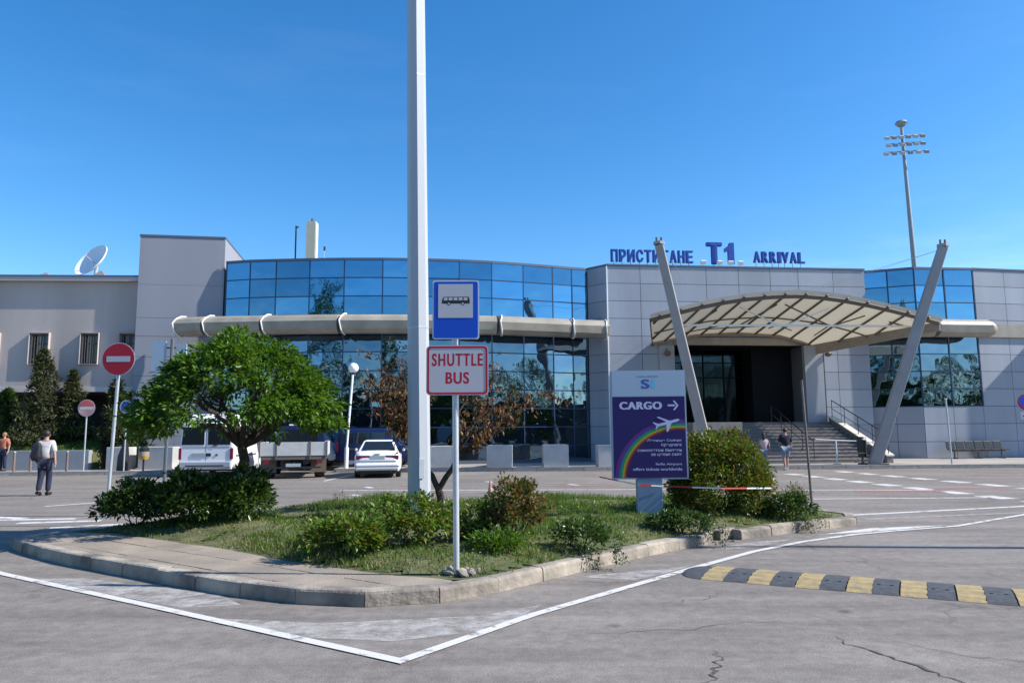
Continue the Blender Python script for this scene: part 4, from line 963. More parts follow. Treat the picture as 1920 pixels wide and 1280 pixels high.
for z_ in (2.0, 2.25, 2.6, 2.98): MB().box(-0.06, 0.06, -0.045, 0.04, z_-0.015, z_+0.015).build('clamp', M_GALV, bs)
for k in range(16):
    a = random.uniform(0, 2*PI); r = random.uniform(0.05, 0.26)
    o = MB().ball((0, 0, 0), (random.uniform(.03, .065), random.uniform(.03, .06), random.uniform(.02, .04)), 7, 5).build('stone', M_IK, loc=(-0.60+r*math.cos(a), 8.04+r*math.sin(a)*0.6, 0.165), rot=(random.random(), random.random(), random.random()*3))
    tag(o, 'pale rubble stone lying at the foot of the shuttle bus post', 'stone', 'rubble around the shuttle bus post')

def round_sign(name, loc, top, r, lab, style, lean=0.0, rz=0.0, pr=0.03, pm=None):
    o = thing(name, loc, rz, lab, 'sign'); zc = top
    MB().tube([(0, 0, 0), (lean, 0, zc+r*0.6)], pr, 10).build('post', pm or M_GALV, o, smooth=True)
    cx = lean*(zc/(zc+r*.6))
    MB().plate([(cx+x, zc+z) for x, z in disc(r)], -0.05, -0.045).build('plate', M_SWHITE, o)
    if style == 'noentry':
        MB().plate([(cx+x, zc+z) for x, z in disc(r*0.955)], -0.053, -0.0502).build('red_field', M_SRED, o)
        MB().plate([(cx+x, zc+z) for x, z in rrect(r*1.42, r*0.34, 0.005)], -0.056, -0.0532).build('white_bar', M_SWHITE, o)
    elif style == 'faded':
        MB().plate([(cx+x, zc+z) for x, z in disc(r*0.96)], -0.053, -0.0502).build('faded_field', mat('faded_red', (0.62, 0.36, 0.34), .6, var=.25, vscale=3), o)
        MB().plate([(cx+x, zc+z) for x, z in disc(r*0.93) if z >= r*0.18], -0.0545, -0.0532).build('red_upper', mat('faded_red2', (0.60, 0.12, 0.11), .6, var=.2), o)
        MB().plate([(cx+x, zc+z) for x, z in rrect(r*1.5, r*0.3, 0.01)], -0.0562, -0.0547).build('white_bar', mat('faded_white', (0.72, 0.62, 0.56), .6), o)
    elif style == 'parking':
        MB().plate([(cx+x, zc+z) for x, z in disc(r*0.96)], -0.053, -0.0502).build('red_ring', M_SRED if r > .33 else mat('ring_faded', (.45, .4, .55), .5), o)
        MB().plate([(cx+x, zc+z) for x, z in disc(r*0.78)], -0.0555, -0.0532).build('blue_field', M_BLUE, o)
        bar = MB(); c45 = Matrix.Rotation(R(-45), 3, 'Y')
        q_ = [c45 @ Vector((x, 0, z)) for x, z in ((-r*.78, -r*.09), (r*.78, -r*.09), (r*.78, r*.09), (-r*.78, r*.09))]
        bar.plate([(cx+p.x, zc+p.z) for p in q_], -0.058, -0.0557); bar.build('slash', M_SRED if r > .33 else M_SWHITE, o)
        MB().box(cx-r*.7, cx+r*.7, -0.05, -0.046, zc-r*2.0, zc-r*1.15).build('sub_plate', M_SWHITE, o)
        MB().box(cx-r*.45, cx+r*.45, -0.0525, -0.0502, zc-r*1.7, zc-r*1.55).box(cx-r*.06, cx+r*.06, -0.0528, -0.0503, zc-r*1.85, zc-r*1.4).build('plate_mark', M_BLACK, o)
    return o
round_sign('no_entry_sign', (-7.32, 13.7, 0.14), 2.87, 0.305, 'large dark red no entry sign on a tall post in the left shrubs', 'noentry', lean=0.09)
round_sign('no_entry_sign', (-18.15, 31.95, 0.15), 2.66, 0.365, 'faded pinkish no entry sign on the far pavement at the left', 'faded')
round_sign('parking_sign', (-16.45, 31.95, 0.15), 2.7, 0.29, 'small blue round no parking sign beside the green tree', 'parking')
round_sign('parking_sign', (21.95, 32.1, 0.15), 2.6, 0.36, 'red ringed blue no parking sign cut by the right frame edge', 'parking')
o = thing('sign_post', (18.75, 32.3, 0.15), 0, 'thin bare white post standing before the bench', 'post'); MB().tube([(0, 0, 0), (-0.06, 0, 2.75)], 0.035, 8).build('pole', M_GALV, o, smooth=True)
MB().tube([(-.06, 0, 2.75), (-.06, 0, 2.8)], 0.05, 8).build('cap', M_WHITE, o)
o = thing('sign_post', (5.73, 14.6, 0.14), 0, 'thin rusty bare post at the right tip of the island', 'post'); MB().tube([(0, 0, 0), (-0.07, 0, 2.42)], 0.026, 8).build('pole', mat('rusty_post', (0.17, 0.14, 0.12), .7, var=.3, vscale=8), o, smooth=True)
MB().tube([(-.07, 0, 2.42), (-.071, 0, 2.45)], 0.03, 8).build('cap', M_STEEL, o)
# pair of panels seen from behind
o = thing('board_sign', (-7.05, 15.3, 0.14), 0, 'two pale blue upright boards on a dark post behind the green tree', 'sign')
MB().tube([(0, 0, 0), (0.04, 0, 3.45)], 0.035, 8).build('post', mat('dark_post', (.10, .12, .15), .6), o)
MB().box(-0.36, -0.08, -0.02, 0.01, 2.70, 3.40).build('board', M_LBLUE, o); MB().box(0.10, 0.32, 0.03, 0.06, 2.62, 3.36).build('board', M_LBLUE, o)
for z_ in (2.85, 3.25): MB().box(-0.12, 0.12, 0.0, 0.03, z_, z_+0.03).build('clamp', M_STEEL, o)
# globe lamp
gl = thing('globe_lamp', (-7.25, 32.85, 0.15), 0, 'white globe lamp on a slim leaning white post behind the parked vehicles', 'street lamp')
MB().tube([(0, 0, 0), (0.01, 0, 0.9)], 0.09, 8).tube([(0.01, 0, 0.9), (0.22, 0, 4.1)], 0.05, 8).build('post', M_WHITE, gl, smooth=True)
MB().ball((0.24, 0, 4.36), 0.23, 18, 12).build('globe', mat('opal_glass', (0.85, 0.85, 0.85), 0.2), gl, smooth=True); MB().tube([(0.22, 0, 4.08), (0.23, 0, 4.18)], [0.06, 0.12], 10).build('collar', M_BLACK, gl)

# cargo sign ------------------------------------------------------------------------
cg = thing('cargo_sign', (2.24, 12.45, 0.14), R(-2.5), 'purple CARGO advertising panel with a rainbow and white plane on a blue-grey plinth', 'sign')
MB().box(-0.22, 0.20, -0.07, 0.07, 0, 0.74).build('plinth', M_POSTB, cg, bevel=0.01); MB().box(-0.20, 0.18, -0.05, 0.05, 0.742, 0.80).build('neck', M_BLACK, cg)
PWD, PH = 1.235, 1.78
pc = link('panel', MB().box(-PWD/2, PWD/2, -0.07, 0.07, 0, PH).mesh('panel', mat('alu_frame', (.40, .46, .52), .4)), cg, loc=(0.01, 0, 0.70))
MB().box(-PWD/2+0.025, PWD/2-0.025, -0.074, -0.0702, PH-0.43, PH-0.025).build('header_field', M_LBLUE, pc)
MB().box(-PWD/2+0.025, PWD/2-0.025, -0.0745, -0.0702, 0.025, PH-0.437).build('navy_field', M_NAVY, pc)
text_obj('lettering', 'SOFIA AIRPORT', mat('logo_grey', (.13, .2, .32), .5), pc, (0, -0.0745, PH-0.115), height=0.026, width=0.36, bold=0.01)
text_obj('logo_letter', 'S', mat('logo_blue', (.06, .12, .42), .5), pc, (-0.045, -0.0745, PH-0.305), height=0.155, width=0.145, bold=0.07)
text_obj('logo_letter', 'I', mat('logo_cyan', (.15, .55, .72), .5), pc, (0.085, -0.0745, PH-0.30), height=0.145, width=0.06, bold=0.06)
M_LAV = mat('lettering_white', (0.62, 0.62, 0.78), .4)
text_obj('lettering', 'CARGO', M_LAV, pc, (-0.13, -0.075, PH-0.645), height=0.125, width=0.70, bold=0.075, spacing=1.12)
ar = MB(); y0_, y1_ = -0.0752, -0.0748
ar.plate([(0.315, PH-0.597), (0.43, PH-0.597), (0.43, PH-0.568), (0.315, PH-0.568)], y0_, y1_)
ar.plate([(0.40, PH-0.66), (0.43, PH-0.66), (0.49, PH-0.583), (0.455, PH-0.583)], y0_-0.0006, y1_-.0006); ar.plate([(0.455, PH-0.5825), (0.49, PH-0.5825), (0.43, PH-0.505), (0.40, PH-0.505)], y0_-0.0006, y1_-.0006); ar.build('arrow', M_LAV, pc)
rc = (0.50, 0.0); bands = [('violet_band', (0.16, 0.02, 0.20)), ('blue_band', (0.02, 0.08, 0.30)), ('green_band', (0.02, 0.28, 0.10)), ('yellow_band', (0.50, 0.40, 0.03)), ('orange_band', (0.45, 0.14, 0.02)), ('red_band', (0.18, 0.01, 0.04))]
r_ = 1.075; wds = [0.045, 0.03, 0.045, 0.022, 0.026, 0.03]
for (bn_, bc_), wd in zip(bands, wds):
    mb = MB(); vs_ = []; r2 = r_-wd; K = 40
    for k in range(K+1):
        a = R(178.5-(178.5-84.5)*k/K)
        for q_ in (r_, r2): vs_.append((min(PWD/2-0.026, rc[0]+q_*math.cos(a)), -0.0752, max(0.026, rc[1]+q_*0.90*math.sin(a))))
    mb.add(vs_, [(2*k, 2*k+2, 2*k+3, 2*k+1) for k in range(K)]); mb.build(bn_, mat('rainbow_'+bn_, bc_, .4), pc); r_ = r2
pln = MB(); T = lambda x, z: (0.305+x*0.36, PH-0.865+z*0.36)
def rotp(pts, a=R(14)): return [T(x*math.cos(a)-z*math.sin(a), x*math.sin(a)+z*math.cos(a)) for x, z in pts]
pln.plate(rotp([(-0.55, -0.03), (-0.5, -0.07), (0.45, -0.06), (0.56, 0.0), (0.50, 0.05), (0.40, 0.06), (-0.5, 0.04)]), -0.079, -0.0758)
pln.plate(rotp([(0.15, 0.03), (-0.02, 0.03), (-0.42, 0.36), (-0.33, 0.36)]), -0.0785, -0.0757); pln.plate(rotp([(0.18, -0.04), (-0.08, -0.04), (-0.16, -0.40), (-0.07, -0.38)]), -0.0785, -0.0757)
pln.plate(rotp([(-0.40, 0.02), (-0.54, 0.0), (-0.66, 0.17), (-0.60, 0.17)]), -0.0787, -0.0756); pln.plate(rotp([(-0.42, -0.03), (-0.54, -0.03), (-0.62, -0.16), (-0.55, -0.15)]), -0.0787, -0.0756)
pln.build('plane_symbol', M_LAV, pc)
for k, (s_, w_) in enumerate((('Летище София', 0.56), ('предлага', 0.33), ('самолетни билети', 0.72), ('за целия свят', 0.50), (None, 0), ('Sofia Airport', 0.43), ('offers tickets worldwide', 0.80))):
    if s_: text_obj('lettering', s_, M_LAV, pc, (PWD/2-0.10, -0.075, 0.60-k*0.077), height=0.047, width=w_, bold=0.015, align='RIGHT')

# barrier tape
mb = MB(); pts_ = [(1.55, 13.6, 0.80), (2.05, 12.36, 0.74), (2.45, 12.36, 0.715), (3.3, 12.0, 0.70), (4.25, 12.5, 0.66), (4.9, 14.2, 0.75)]
seg = []
for a, b in zip(pts_, pts_[1:]):
    for k in range(4): seg.append(Vector(a).lerp(Vector(b), k/4))
seg.append(Vector(pts_[-1]))
for i in range(len(seg)-1):
    a, b = seg[i], seg[i+1]; mb.add([a, b, b+Vector((0, .004, .022)), a+Vector((0, .004, .022))], [(0, 1, 2, 3)], (i//2) % 2)
mb.build('barrier_tape', [mat('tape_red', (0.55, 0.03, 0.03), .5), mat('tape_white', (0.8, 0.78, 0.75), .5)], label='red and white barrier tape stretched from the cargo sign round the bush', cat='tape')
cnn = thing('traffic_cone', (-0.62, 20.6, 0), 0, 'small faded pink cone on the road behind the reddish shrub', 'traffic cone')
MB().tube([(0, 0, 0.03), (0, 0, 0.34)], [0.07, 0.02], 12).build('cone', mat('cone_pink', (0.55, 0.25, 0.22), .6), cnn); MB().box(-.09, .09, -.09, .09, 0, .03).build('foot', M_RUB, cnn)

# ------------------------------------------------------------------ vehicles (rear towards -y)
def wheel(parent, x, y, r, w):
    o = link('wheel', None, parent, loc=(x, y, r))
    t = MB(); prof = [(r*0.62, -w/2), (r*0.93, -w/2), (r, -w*0.36), (r, w*0.36), (r*0.93, w/2), (r*0.62, w/2)]; n = 24
    rings = [[(xx, q*math.cos(2*PI*k/n), q*math.sin(2*PI*k/n)) for q, xx in prof] for k in range(n)]
    rings.append(rings[0]); t.ring_loft(rings, cap=False); t.build('tyre', M_RUB, o, smooth=True)
    h = MB().tube([(-w*0.42, 0, 0), (w*0.42, 0, 0)], r*0.62, 16)
    for k in range(5):
        a = 2*PI*k/5; h.box(-w*0.46, w*0.46, -0.03, 0.03, 0.03, r*0.55, M=Matrix.Rotation(a, 4, 'X'))
    h.build('rim', M_GALV, o)
def patch(parent, name, c, m, mg=(0.1, 0.1), off=0.008):
    """thin slab lying on bilinear patch c = bl, br, tr, tl (seen from outside)"""
    c = [Vector(v) for v in c]; f = lambda u, v: (c[0]*(1-u)+c[1]*u)*(1-v)+(c[3]*(1-u)+c[2]*u)*v
    n_ = (c[1]-c[0]).cross(c[3]-c[0]).normalized(); a, b = mg
    q_ = [f(a, b), f(1-a, b), f(1-a, 1-b), f(a, 1-b)]
    return MB().add([p+n_*off for p in q_]+[p-n_*0.01 for p in q_], [(0, 1, 2, 3), (7, 6, 5, 4), (0, 4, 5, 1), (1, 5, 6, 2), (2, 6, 7, 3), (3, 7, 4, 0)]).build(name, m, parent)

def car_ring(y, w, zb, zt, sh=0.10, bow=0.02):
    h = [(w*0.90, zb), (w*0.985, zb+0.10), (w, zb+(zt-zb)*0.45), (w*0.985, zb+(zt-zb)*0.75), (w*0.93, zt-sh*0.35), (w*0.80, zt), (w*0.4, zt+bow*0.8)]
    return [(x, y, z) for x, z in h]+[(0, y, zt+bow)]+[(-x, y, z) for x, z in h[::-1]]
def sedan(loc, rz, lab):
    o = thing('car', loc, rz, lab, 'car')
    st_ = [(0.0, .66, .42, .70), (0.04, .76, .34, .86), (0.16, .835, .27, .95), (0.45, .86, .22, .985), (0.9, .865, .20, .985), (1.6, .87, .19, .96), (3.0, .87, .19, .95), (3.5, .86, .20, .90), (4.0, .82, .22, .80), (4.25, .74, .28, .70), (4.34, .60, .36, .60)]
    MB().ring_loft([car_ring(*s) for s in st_]).build('body', M_CARW, o, smooth=True)
    B = [(-.76, .70, .95), (.76, .70, .95), (.77, 3.15, .92), (-.77, 3.15, .92)]; T_ = [(-.56, 1.18, 1.36), (.56, 1.18, 1.36), (.57, 2.35, 1.36), (-.57, 2.35, 1.36)]
    T2 = [(-.47, 1.3, 1.39), (.47, 1.3, 1.39), (.48, 2.2, 1.39), (-.48, 2.2, 1.39)]
    cb = MB().ring_loft([B, T_, T2]); cb.build('cabin', M_CARW, o, bevel=0.04)
    patch(o, 'rear_window', (B[0], B[1], T_[1], T_[0]), M_CGLASS, (0.07, 0.08), 0.012); patch(o, 'windscreen', (B[2], B[3], T_[3], T_[2]), M_CGLASS, (0.07, 0.08), 0.012)
    for s in (0, 1):
        c = (B[1], B[2], T_[2], T_[1]) if s else (B[3], B[0], T_[0], T_[3])
        a_, b_, c_, d_ = [Vector(v) for v in c]; mb_, mt_ = (a_+b_)/2, (c_+d_)/2
        patch(o, 'side_window', (a_, mb_, mt_, d_), M_CGLASS, (0.10, 0.10), 0.012); patch(o, 'side_window', (mb_, b_, c_, mt_), M_CGLASS, (0.10, 0.10), 0.012)
    for s in (-1, 1):
        MB().box(min(s*.28, s*.78), max(s*.28, s*.78), -0.03 + 0.04, 0.10, .68, .83).build('tail_light', M_TAIL, o, bevel=0.02)
        MB().box(-.10 if s > 0 else -.0, .0 if s > 0 else .10, -.05, .06, 0, .12, M=Matrix.Translation((s*1.0, 2.75, .93))).build('mirror', M_CARW, o, bevel=0.03)
    MB().box(-.27, .27, -0.005, 0.10, .69, .82).build('number_plate', mat('plate_dim', (.35, .4, .42), .4), o)
    MB().box(-.80, .80, -0.07, 0.16, .30, .55).build('bumper', M_CARW, o, bevel=0.06)
    MB().box(-.10, .10, 0.0, 0.05, .87, .90).build('boot_badge', M_GALV, o)
    MB().box(-.70, .70, -0.014, 0.05, .615, .628).build('boot_seam', M_BLACK, o); MB().box(-.80, .80, -0.076, 0.0, .42, .45).build('bumper_strip', M_STEEL, o)
    MB().box(-.5, .5, 1.05, 1.10, .95, 1.2).build('rear_headrests', M_BLACK, o)
    MB().tube([(.5, -.05, .27), (.5, .2, .27)], 0.03, 8).build('exhaust', M_STEEL, o)
    MB().box(-.72, .72, .15, 4.1, .16, .3).build('underbody', M_BLACK, o)
    for x in (-.76, .76):
        for y in (.85, 3.45): wheel(o, x, y, .30, .19)
    return o
sedan((-5.0, 27.85, 0), R(8), 'white saloon car parked with its red tail lights towards the island')

def van(loc, rz, lab, L, W, H, m, roofm=None, high=0.0, sideways=False):
    o = thing('van', loc, rz, lab, 'van'); w = W/2
    def vr(y, zt, k=1.0, zb=.30, t=0.92):
        h = [(w*k*.96, zb), (w*k, zb+.15), (w*k, zb+(zt-zb)*.42), (w*k*.985, zb+(zt-zb)*.55), (w*k*t, zt-.10), (w*k*t*.93, zt-.02), (w*.4, zt)]
        return [(x, y, z) for x, z in h]+[(-x, y, z) for x, z in h[::-1]]
    hd = H*0.52
    st_ = [vr(0, H-.10, .97), vr(.05, H-.02, .99), vr(.4, H), vr(L*.62, H), vr(L*.70, H-.06), vr(L*.86, hd+.12), vr(L*.95, hd-.05, .97), vr(L, hd-.25, .90)]
    MB().ring_loft(st_).build('body', m, o, smooth=True)
    zb, zt = .30+(H-.3)*.49, H-.12; wb, wt = w*.985, w*.92
    for s in (-1, 1):
        x0, x1 = (0.02, s*1)
        c = ((0.02*s, 0, zb), (s*wb*.97, 0, zb), (s*wt*.97, 0, zt), (0.02*s, 0, zt)) if s > 0 else ((s*wb*.97, 0, zb), (0.02*s, 0, zb), (0.02*s, 0, zt), (s*wt*.97, 0, zt))
        patch(o, 'rear_window', c, M_CGLASS, (0.05, 0.07), 0.012)
        n = 3
        for k in range(n):
            ya, yb = .15+(L*.66-.15)*k/n, .15+(L*.66-.15)*(k+1)/n
            c = ((s*wb, ya, zb), (s*wb, yb, zb), (s*wt, yb, zt), (s*wt, ya, zt)) if s > 0 else ((s*wb, yb, zb), (s*wb, ya, zb), (s*wt, ya, zt), (s*wt, yb, zt))
            patch(o, 'side_window', c, M_CGLASS, (0.07, 0.08), 0.012)
        MB().box(min(s*w*.90, s*w*1.0), max(s*w*.90, s*w*1.0), -.03, .10, .68, 1.12).build('tail_light', M_TAIL, o, bevel=.015)
        MB().box(-.1, .1, -.06, .06, 0, .25, M=Matrix.Translation((s*(w+.12), L*.78, 1.15))).build('mirror', M_BLACK, o, bevel=.02)
    c = ((w*.9, L*.87, hd+.12), (-w*.9, L*.87, hd+.12), (-w*.82, L*.70, H-.1), (w*.82, L*.70, H-.1)); patch(o, 'windscreen', c, M_CGLASS, (.05, .08), .012)
    MB().box(-w*.95, w*.95, -.09, .12, .36, .60).build('bumper', M_GALV if False else mat('bumper_grey', (.42, .44, .46), .5), o, bevel=.03)
    MB().box(-.52, -.02, -.025, .0, .78, .93).build('number_plate', mat('plate_dim', (.35, .4, .42), .4), o); MB().box(.02, .2, -.02, .0, .8, .92).build('sticker', M_BLACK, o)
    MB().tube([(.42, -.02, .85), (.42, .02, .85)], .05, 12).build('badge', M_STEEL, o); MB().box(.28, .42, -.03, 0, 1.2, 1.24).build('door_handle', M_BLACK, o)
    MB().box(-.006, .006, -.004, .0, .62, H-.12).build('door_seam', M_BLACK, o)
    MB().box(-w*.8, w*.8, .2, L-.3, .22, .36).build('underbody', M_BLACK, o)
    MB().box(-w*.88, w*.88, -.012, .03, zb-.045, zb-.03).build('window_trim', M_BLACK, o); MB().box(-w*.7, w*.7, -.11, -.085, .42, .46).build('bumper_strip', M_BLACK, o)
    for sx in (-1, 1): MB().box(sx*w*1.0-.012, sx*w*1.0+.012, .4, L*.7, .78, .84).build('rub_strip', M_STEEL, o)
    if high:
        rg = [vr(.25, H+high*.5, .80, H-.06, .93), vr(.5, H+high, .86, H-.06, .9), vr(L*.55, H+high, .86, H-.06, .9), vr(L*.66, H+high*.3, .8, H-.06, .9)]
        MB().ring_loft(rg).build('raised_roof', m, o, smooth=True)
    for x in (-w+.12, w-.12):
        for y in (L*.2, L*.80): wheel(o, x, y, .33, .2)
    return o
van((-12.05, 29.6, 0), R(3), 'white high-roof passenger van parked behind the green tree', 4.5, 2.08, 2.12, M_CARW, high=.34)
van((-10.9, 35.0, 0.15), R(-90), 'small white van parked across, half hidden by the green tree beside the lamp', 2.75, 1.4, 1.95, M_CARW)
van((-7.95, 34.55, 0.15), R(-90), 'dark blue van parked across behind the globe lamp', 3.4, 1.5, 1.72, M_CARB)

tk = thing('truck', (-8.12, 27.9, 0), R(12), 'flatbed truck with pale dropside boards and a blue cab, seen from behind', 'truck')
MB().box(-1.2, 1.2, 0, 3.3, .80, .88).build('bed', M_STEEL, tk)
M_BOARD = mat('dropside_grey', (0.50, 0.49, 0.47), .6, var=.12, objvar=.06)
for x0, x1 in ((-1.2, -.63), (-.60, .58), (.61, 1.2)): MB().box(x0, x1, -.04, .0, .84, 1.34).build('tail_board', M_BOARD, tk, bevel=.008)
for s in (-1.22, 1.18):
    for k in range(2): MB().box(s, s+.04, .02+1.63*k, 1.62+1.63*k, .84, 1.34).build('side_board', M_BOARD, tk)
for x in (-1.22, -.625, .575, 1.18): MB().box(x, x+.05, -.07, -.035, .76, 1.37).build('stanchion', M_STEEL, tk)
MB().box(-1.15, 1.15, -.02, .06, .70, .80).build('rear_sill', M_STEEL, tk)
MB().box(-.45, -.35, .1, 5, .5, .79).box(.35, .45, .1, 5, .5, .79).build('chassis', M_BLACK, tk)
MB().box(-.25, .28, -.06, -.03, .44, .56).build('number_plate', mat('plate_dim', (.35, .4, .42), .4), tk); MB().box(-1.0, 1.0, -.02, .05, .38, .44).build('under_run_bar', M_BLACK, tk)
for s in (-1, 1):
    MB().box(s*.9-.28, s*.9+.28, .35, .38, .22, .74).build('mud_flap', mat('mud_tan', (.16, .12, .09), .9), tk); MB().box(s*.95-.1, s*.95+.1, -.05, .02, .56, .68).build('tail_light', M_TAIL, tk)
    wheel(tk, s*.92, .95, .38, .36); wheel(tk, s*.92, 4.1, .38, .24)
rg = [[(-w_, y_, z_) for z_ in ()] for w_, y_ in ()]
cabr = lambda y, zt, w=.98: [(w, y, .5), (w, y, 1.25), (w*.93, y, zt-.12), (w*.8, y, zt), (-w*.8, y, zt), (-w*.93, y, zt-.12), (-w, y, 1.25), (-w, y, .5)]
MB().ring_loft([cabr(3.4, 1.95), cabr(3.5, 2.0), cabr(4.5, 2.0), cabr(4.95, 1.35), cabr(5.05, 1.1, .93)]).build('cab', M_CARB, tk, smooth=True)
patch(tk, 'rear_window', ((-.8, 3.4, 1.3), (.8, 3.4, 1.3), (.75, 3.4, 1.85), (-.75, 3.4, 1.85)), M_CGLASS, (.05, .05))
MB().box(-1.0, 1.0, .4, 2.8, .88, 1.22).build('load', mat('load_brown', (.10, .08, .07), .9, var=.4), tk, bevel=.05)

# ------------------------------------------------------------------ people
def skin_mesh(verts, edges, radii, sub=1):
    me = bpy.data.meshes.new('sk'); me.from_pydata(verts, edges, []); ob = bpy.data.objects.new('sk', me); COL.objects.link(ob)
    ob.modifiers.new('s', 'SKIN'); s = ob.modifiers.new('u', 'SUBSURF'); s.levels = sub; s.render_levels = sub
    for i, r in enumerate(radii): me.skin_vertices[0].data[i].radius = (r if hasattr(r, '__len__') else (r, r))
    me.skin_vertices[0].data[0].use_root = True
    dg = bpy.context.evaluated_depsgraph_get(); dg.update(); out = bpy.data.meshes.new_from_object(ob.evaluated_get(dg))
    bpy.data.objects.remove(ob); out.polygons.foreach_set('use_smooth', [True]*len(out.polygons)); return out
def person(loc, rz, H, lab, J=None, shirt=None, trousers=None, hairm=None, shorts=False, shoes=None, slim=1.0, longhair=False, backpack=None, skirt=False):
    """faces +y at rz=0"""
    k = H/1.75; S = {'pel': (0, 0, .95), 'sp': (0, 0.01, 1.12), 'ch': (0, 0, 1.32), 'nk': (0, 0, 1.47), 'nk2': (0, .01, 1.53), 'hd': (0, .02, 1.62), 'ht': (0, .01, 1.69),
         'lsh': (-.17, 0, 1.40), 'lel': (-.24, -.02, 1.13), 'lwr': (-.26, .05, .89), 'lha': (-.26, .08, .81), 'rsh': (.17, 0, 1.40), 'rel': (.24, -.02, 1.13), 'rwr': (.26, .05, .89), 'rha': (.26, .08, .81),
         'lhp': (-.09, 0, .90), 'lkn': (-.10, .04, .50), 'lan': (-.10, -.02, .09), 'lto': (-.11, .13, .04), 'rhp': (.09, 0, .90), 'rkn': (.10, .04, .50), 'ran': (.10, -.02, .09), 'rto': (.11, .13, .04)}
    S.update(J or {}); S = {a: tuple(c*k for c in b) for a, b in S.items()}
    Rd = {'pel': .13, 'sp': .125, 'ch': .135, 'nk': .06, 'nk2': .052, 'hd': .088, 'ht': .055, 'sh': .062, 'el': .042, 'wr': .028, 'ha': .032, 'hp': .085, 'kn': .055, 'an': .04, 'to': .035}
    Rd = {a: b*k*slim if a not in ('hd', 'ht', 'ha') else b*k for a, b in Rd.items()}
    names = list(S); E_ = [('pel', 'sp'), ('sp', 'ch'), ('ch', 'nk'), ('nk', 'nk2'), ('nk2', 'hd'), ('hd', 'ht')]
    for s in 'lr': E_ += [('ch', s+'sh'), (s+'sh', s+'el'), (s+'el', s+'wr'), (s+'wr', s+'ha'), ('pel', s+'hp'), (s+'hp', s+'kn'), (s+'kn', s+'an'), (s+'an', s+'to')]
    rad = lambda n: Rd[n] if n in Rd else Rd[n[1:]]
    o = thing('person', loc, rz, lab, 'person')
    def part(nm, use, extra, m, sub=1, scale=1.0):
        ns = [n for n in names if n in use]; idx = {n: i for i, n in enumerate(ns)}
        me = skin_mesh([S[n] for n in ns], [(idx[a], idx[b]) for a, b in E_ if a in idx and b in idx], [rad(n)*scale+extra for n in ns], sub)
        me.materials.clear(); me.materials.append(m); return me
    bodym = part('body', names, 0, M_SKIN, 2)
    bm = bmesh.new(); bm.from_mesh(bodym); fm_ = MB()
    for s in 'lr':
        ha = Vector(S[s+'ha']); wr = Vector(S[s+'wr']); d = (ha-wr).normalized(); sd = Vector((0, 1, 0)) - d*d.y; sd.normalize(); inn = Vector((1 if s == 'l' else -1, 0, 0))
        for q_, ln in enumerate((.060, .072, .068, .052)):
            b0 = ha+sd*((1.5-q_)*.018*k); fm_.tube([b0, b0+d*ln*.5*k, b0+(d*ln+inn*.022)*k], [.009*k, .008*k, .006*k], 6)
        b0 = wr+d*.03*k+sd*.025*k; fm_.tube([b0, b0+(sd*.03+d*.02)*k, b0+(sd*.035+d*.05)*k], [.011*k, .009*k, .007*k], 6)
    hd = Vector(S['hd']); fm_.ball(tuple(hd+Vector((0, .088, -.01))*k), (.012*k, .02*k, .02*k), 6, 5)
    for sx in (-1, 1): fm_.ball(tuple(hd+Vector((sx*.078, -.005, -.01))*k), (.012*k, .02*k, .03*k), 6, 5)
    fmm = fm_.mesh('f', M_SKIN, True); bm.from_mesh(fmm); me = bpy.data.meshes.new('body'); bm.to_mesh(me); bm.free(); me.materials.append(M_SKIN)
    me.polygons.foreach_set('use_smooth', [True]*len(me.polygons)); link('body', me, o)
    link('shirt', part('shirt', ['pel', 'sp', 'ch', 'lsh', 'rsh', 'lel', 'rel'] if not longhair else ['pel', 'sp', 'ch', 'lsh', 'rsh'], .034*k, shirt), o)
    link('shorts' if shorts else 'trousers', part('t', ['pel', 'lhp', 'rhp', 'lkn', 'rkn']+([] if shorts else ['lan', 'ran']), .030*k if not shorts else .04*k, trousers), o)
    for s in 'lr':
        a, t_ = Vector(S[s+'an']), Vector(S[s+'to']); dd = (t_-a); dd.z = 0; dd.normalize()
        m_ = MB().tube([(a-dd*.05*k)+Vector((0, 0, -.035*k)), a+dd*.03*k+Vector((0, 0, -.03*k)), t_+Vector((0, 0, -.0)), t_+dd*.05*k], [.05*k, .052*k, .042*k, .02*k], 8); m_.build('shoe', shoes or M_BLACK, o, smooth=True)
    hr = MB().ball(tuple(hd+Vector((0, -.018, .028))*k), (.094*k, .10*k, .098*k), 14, 10)
    if longhair: hr.ball(tuple(hd+Vector((0, -.07, -.10))*k), (.075*k, .05*k, .15*k), 12, 8)
    hr.build('hair', hairm or M_HAIR, o, smooth=True)
    return o, S
cl_w = mat('cloth_white', (0.48, 0.47, 0.46), .9, var=.08, vscale=9, bump=.5, bscale=14); cl_n = mat('cloth_navy', (0.02, 0.025, 0.055), .9, var=.1, bump=.5, bscale=14); cl_d = mat('cloth_dark', (0.012, 0.014, 0.028), .9, bump=.5, bscale=14)
cl_b = mat('cloth_denim', (0.20, 0.24, 0.32), .9); cl_p = mat('cloth_pink', (0.55, 0.40, 0.42), .9); cl_o = mat('cloth_orange', (0.40, 0.14, 0.08), .9)
walk = {'lhp': (-.08, 0, .90), 'rhp': (.08, 0, .90), 'lkn': (-.085, .02, .50), 'lan': (-.08, -.10, .12), 'lto': (-.085, .05, .04), 'rkn': (.075, .12, .52), 'ran': (.06, .12, .09), 'rto': (.065, .27, .045), 'lwr': (-.25, .12, .91), 'lha': (-.24, .17, .84), 'rwr': (.27, -.02, .90), 'rha': (.275, -.02, .81)}
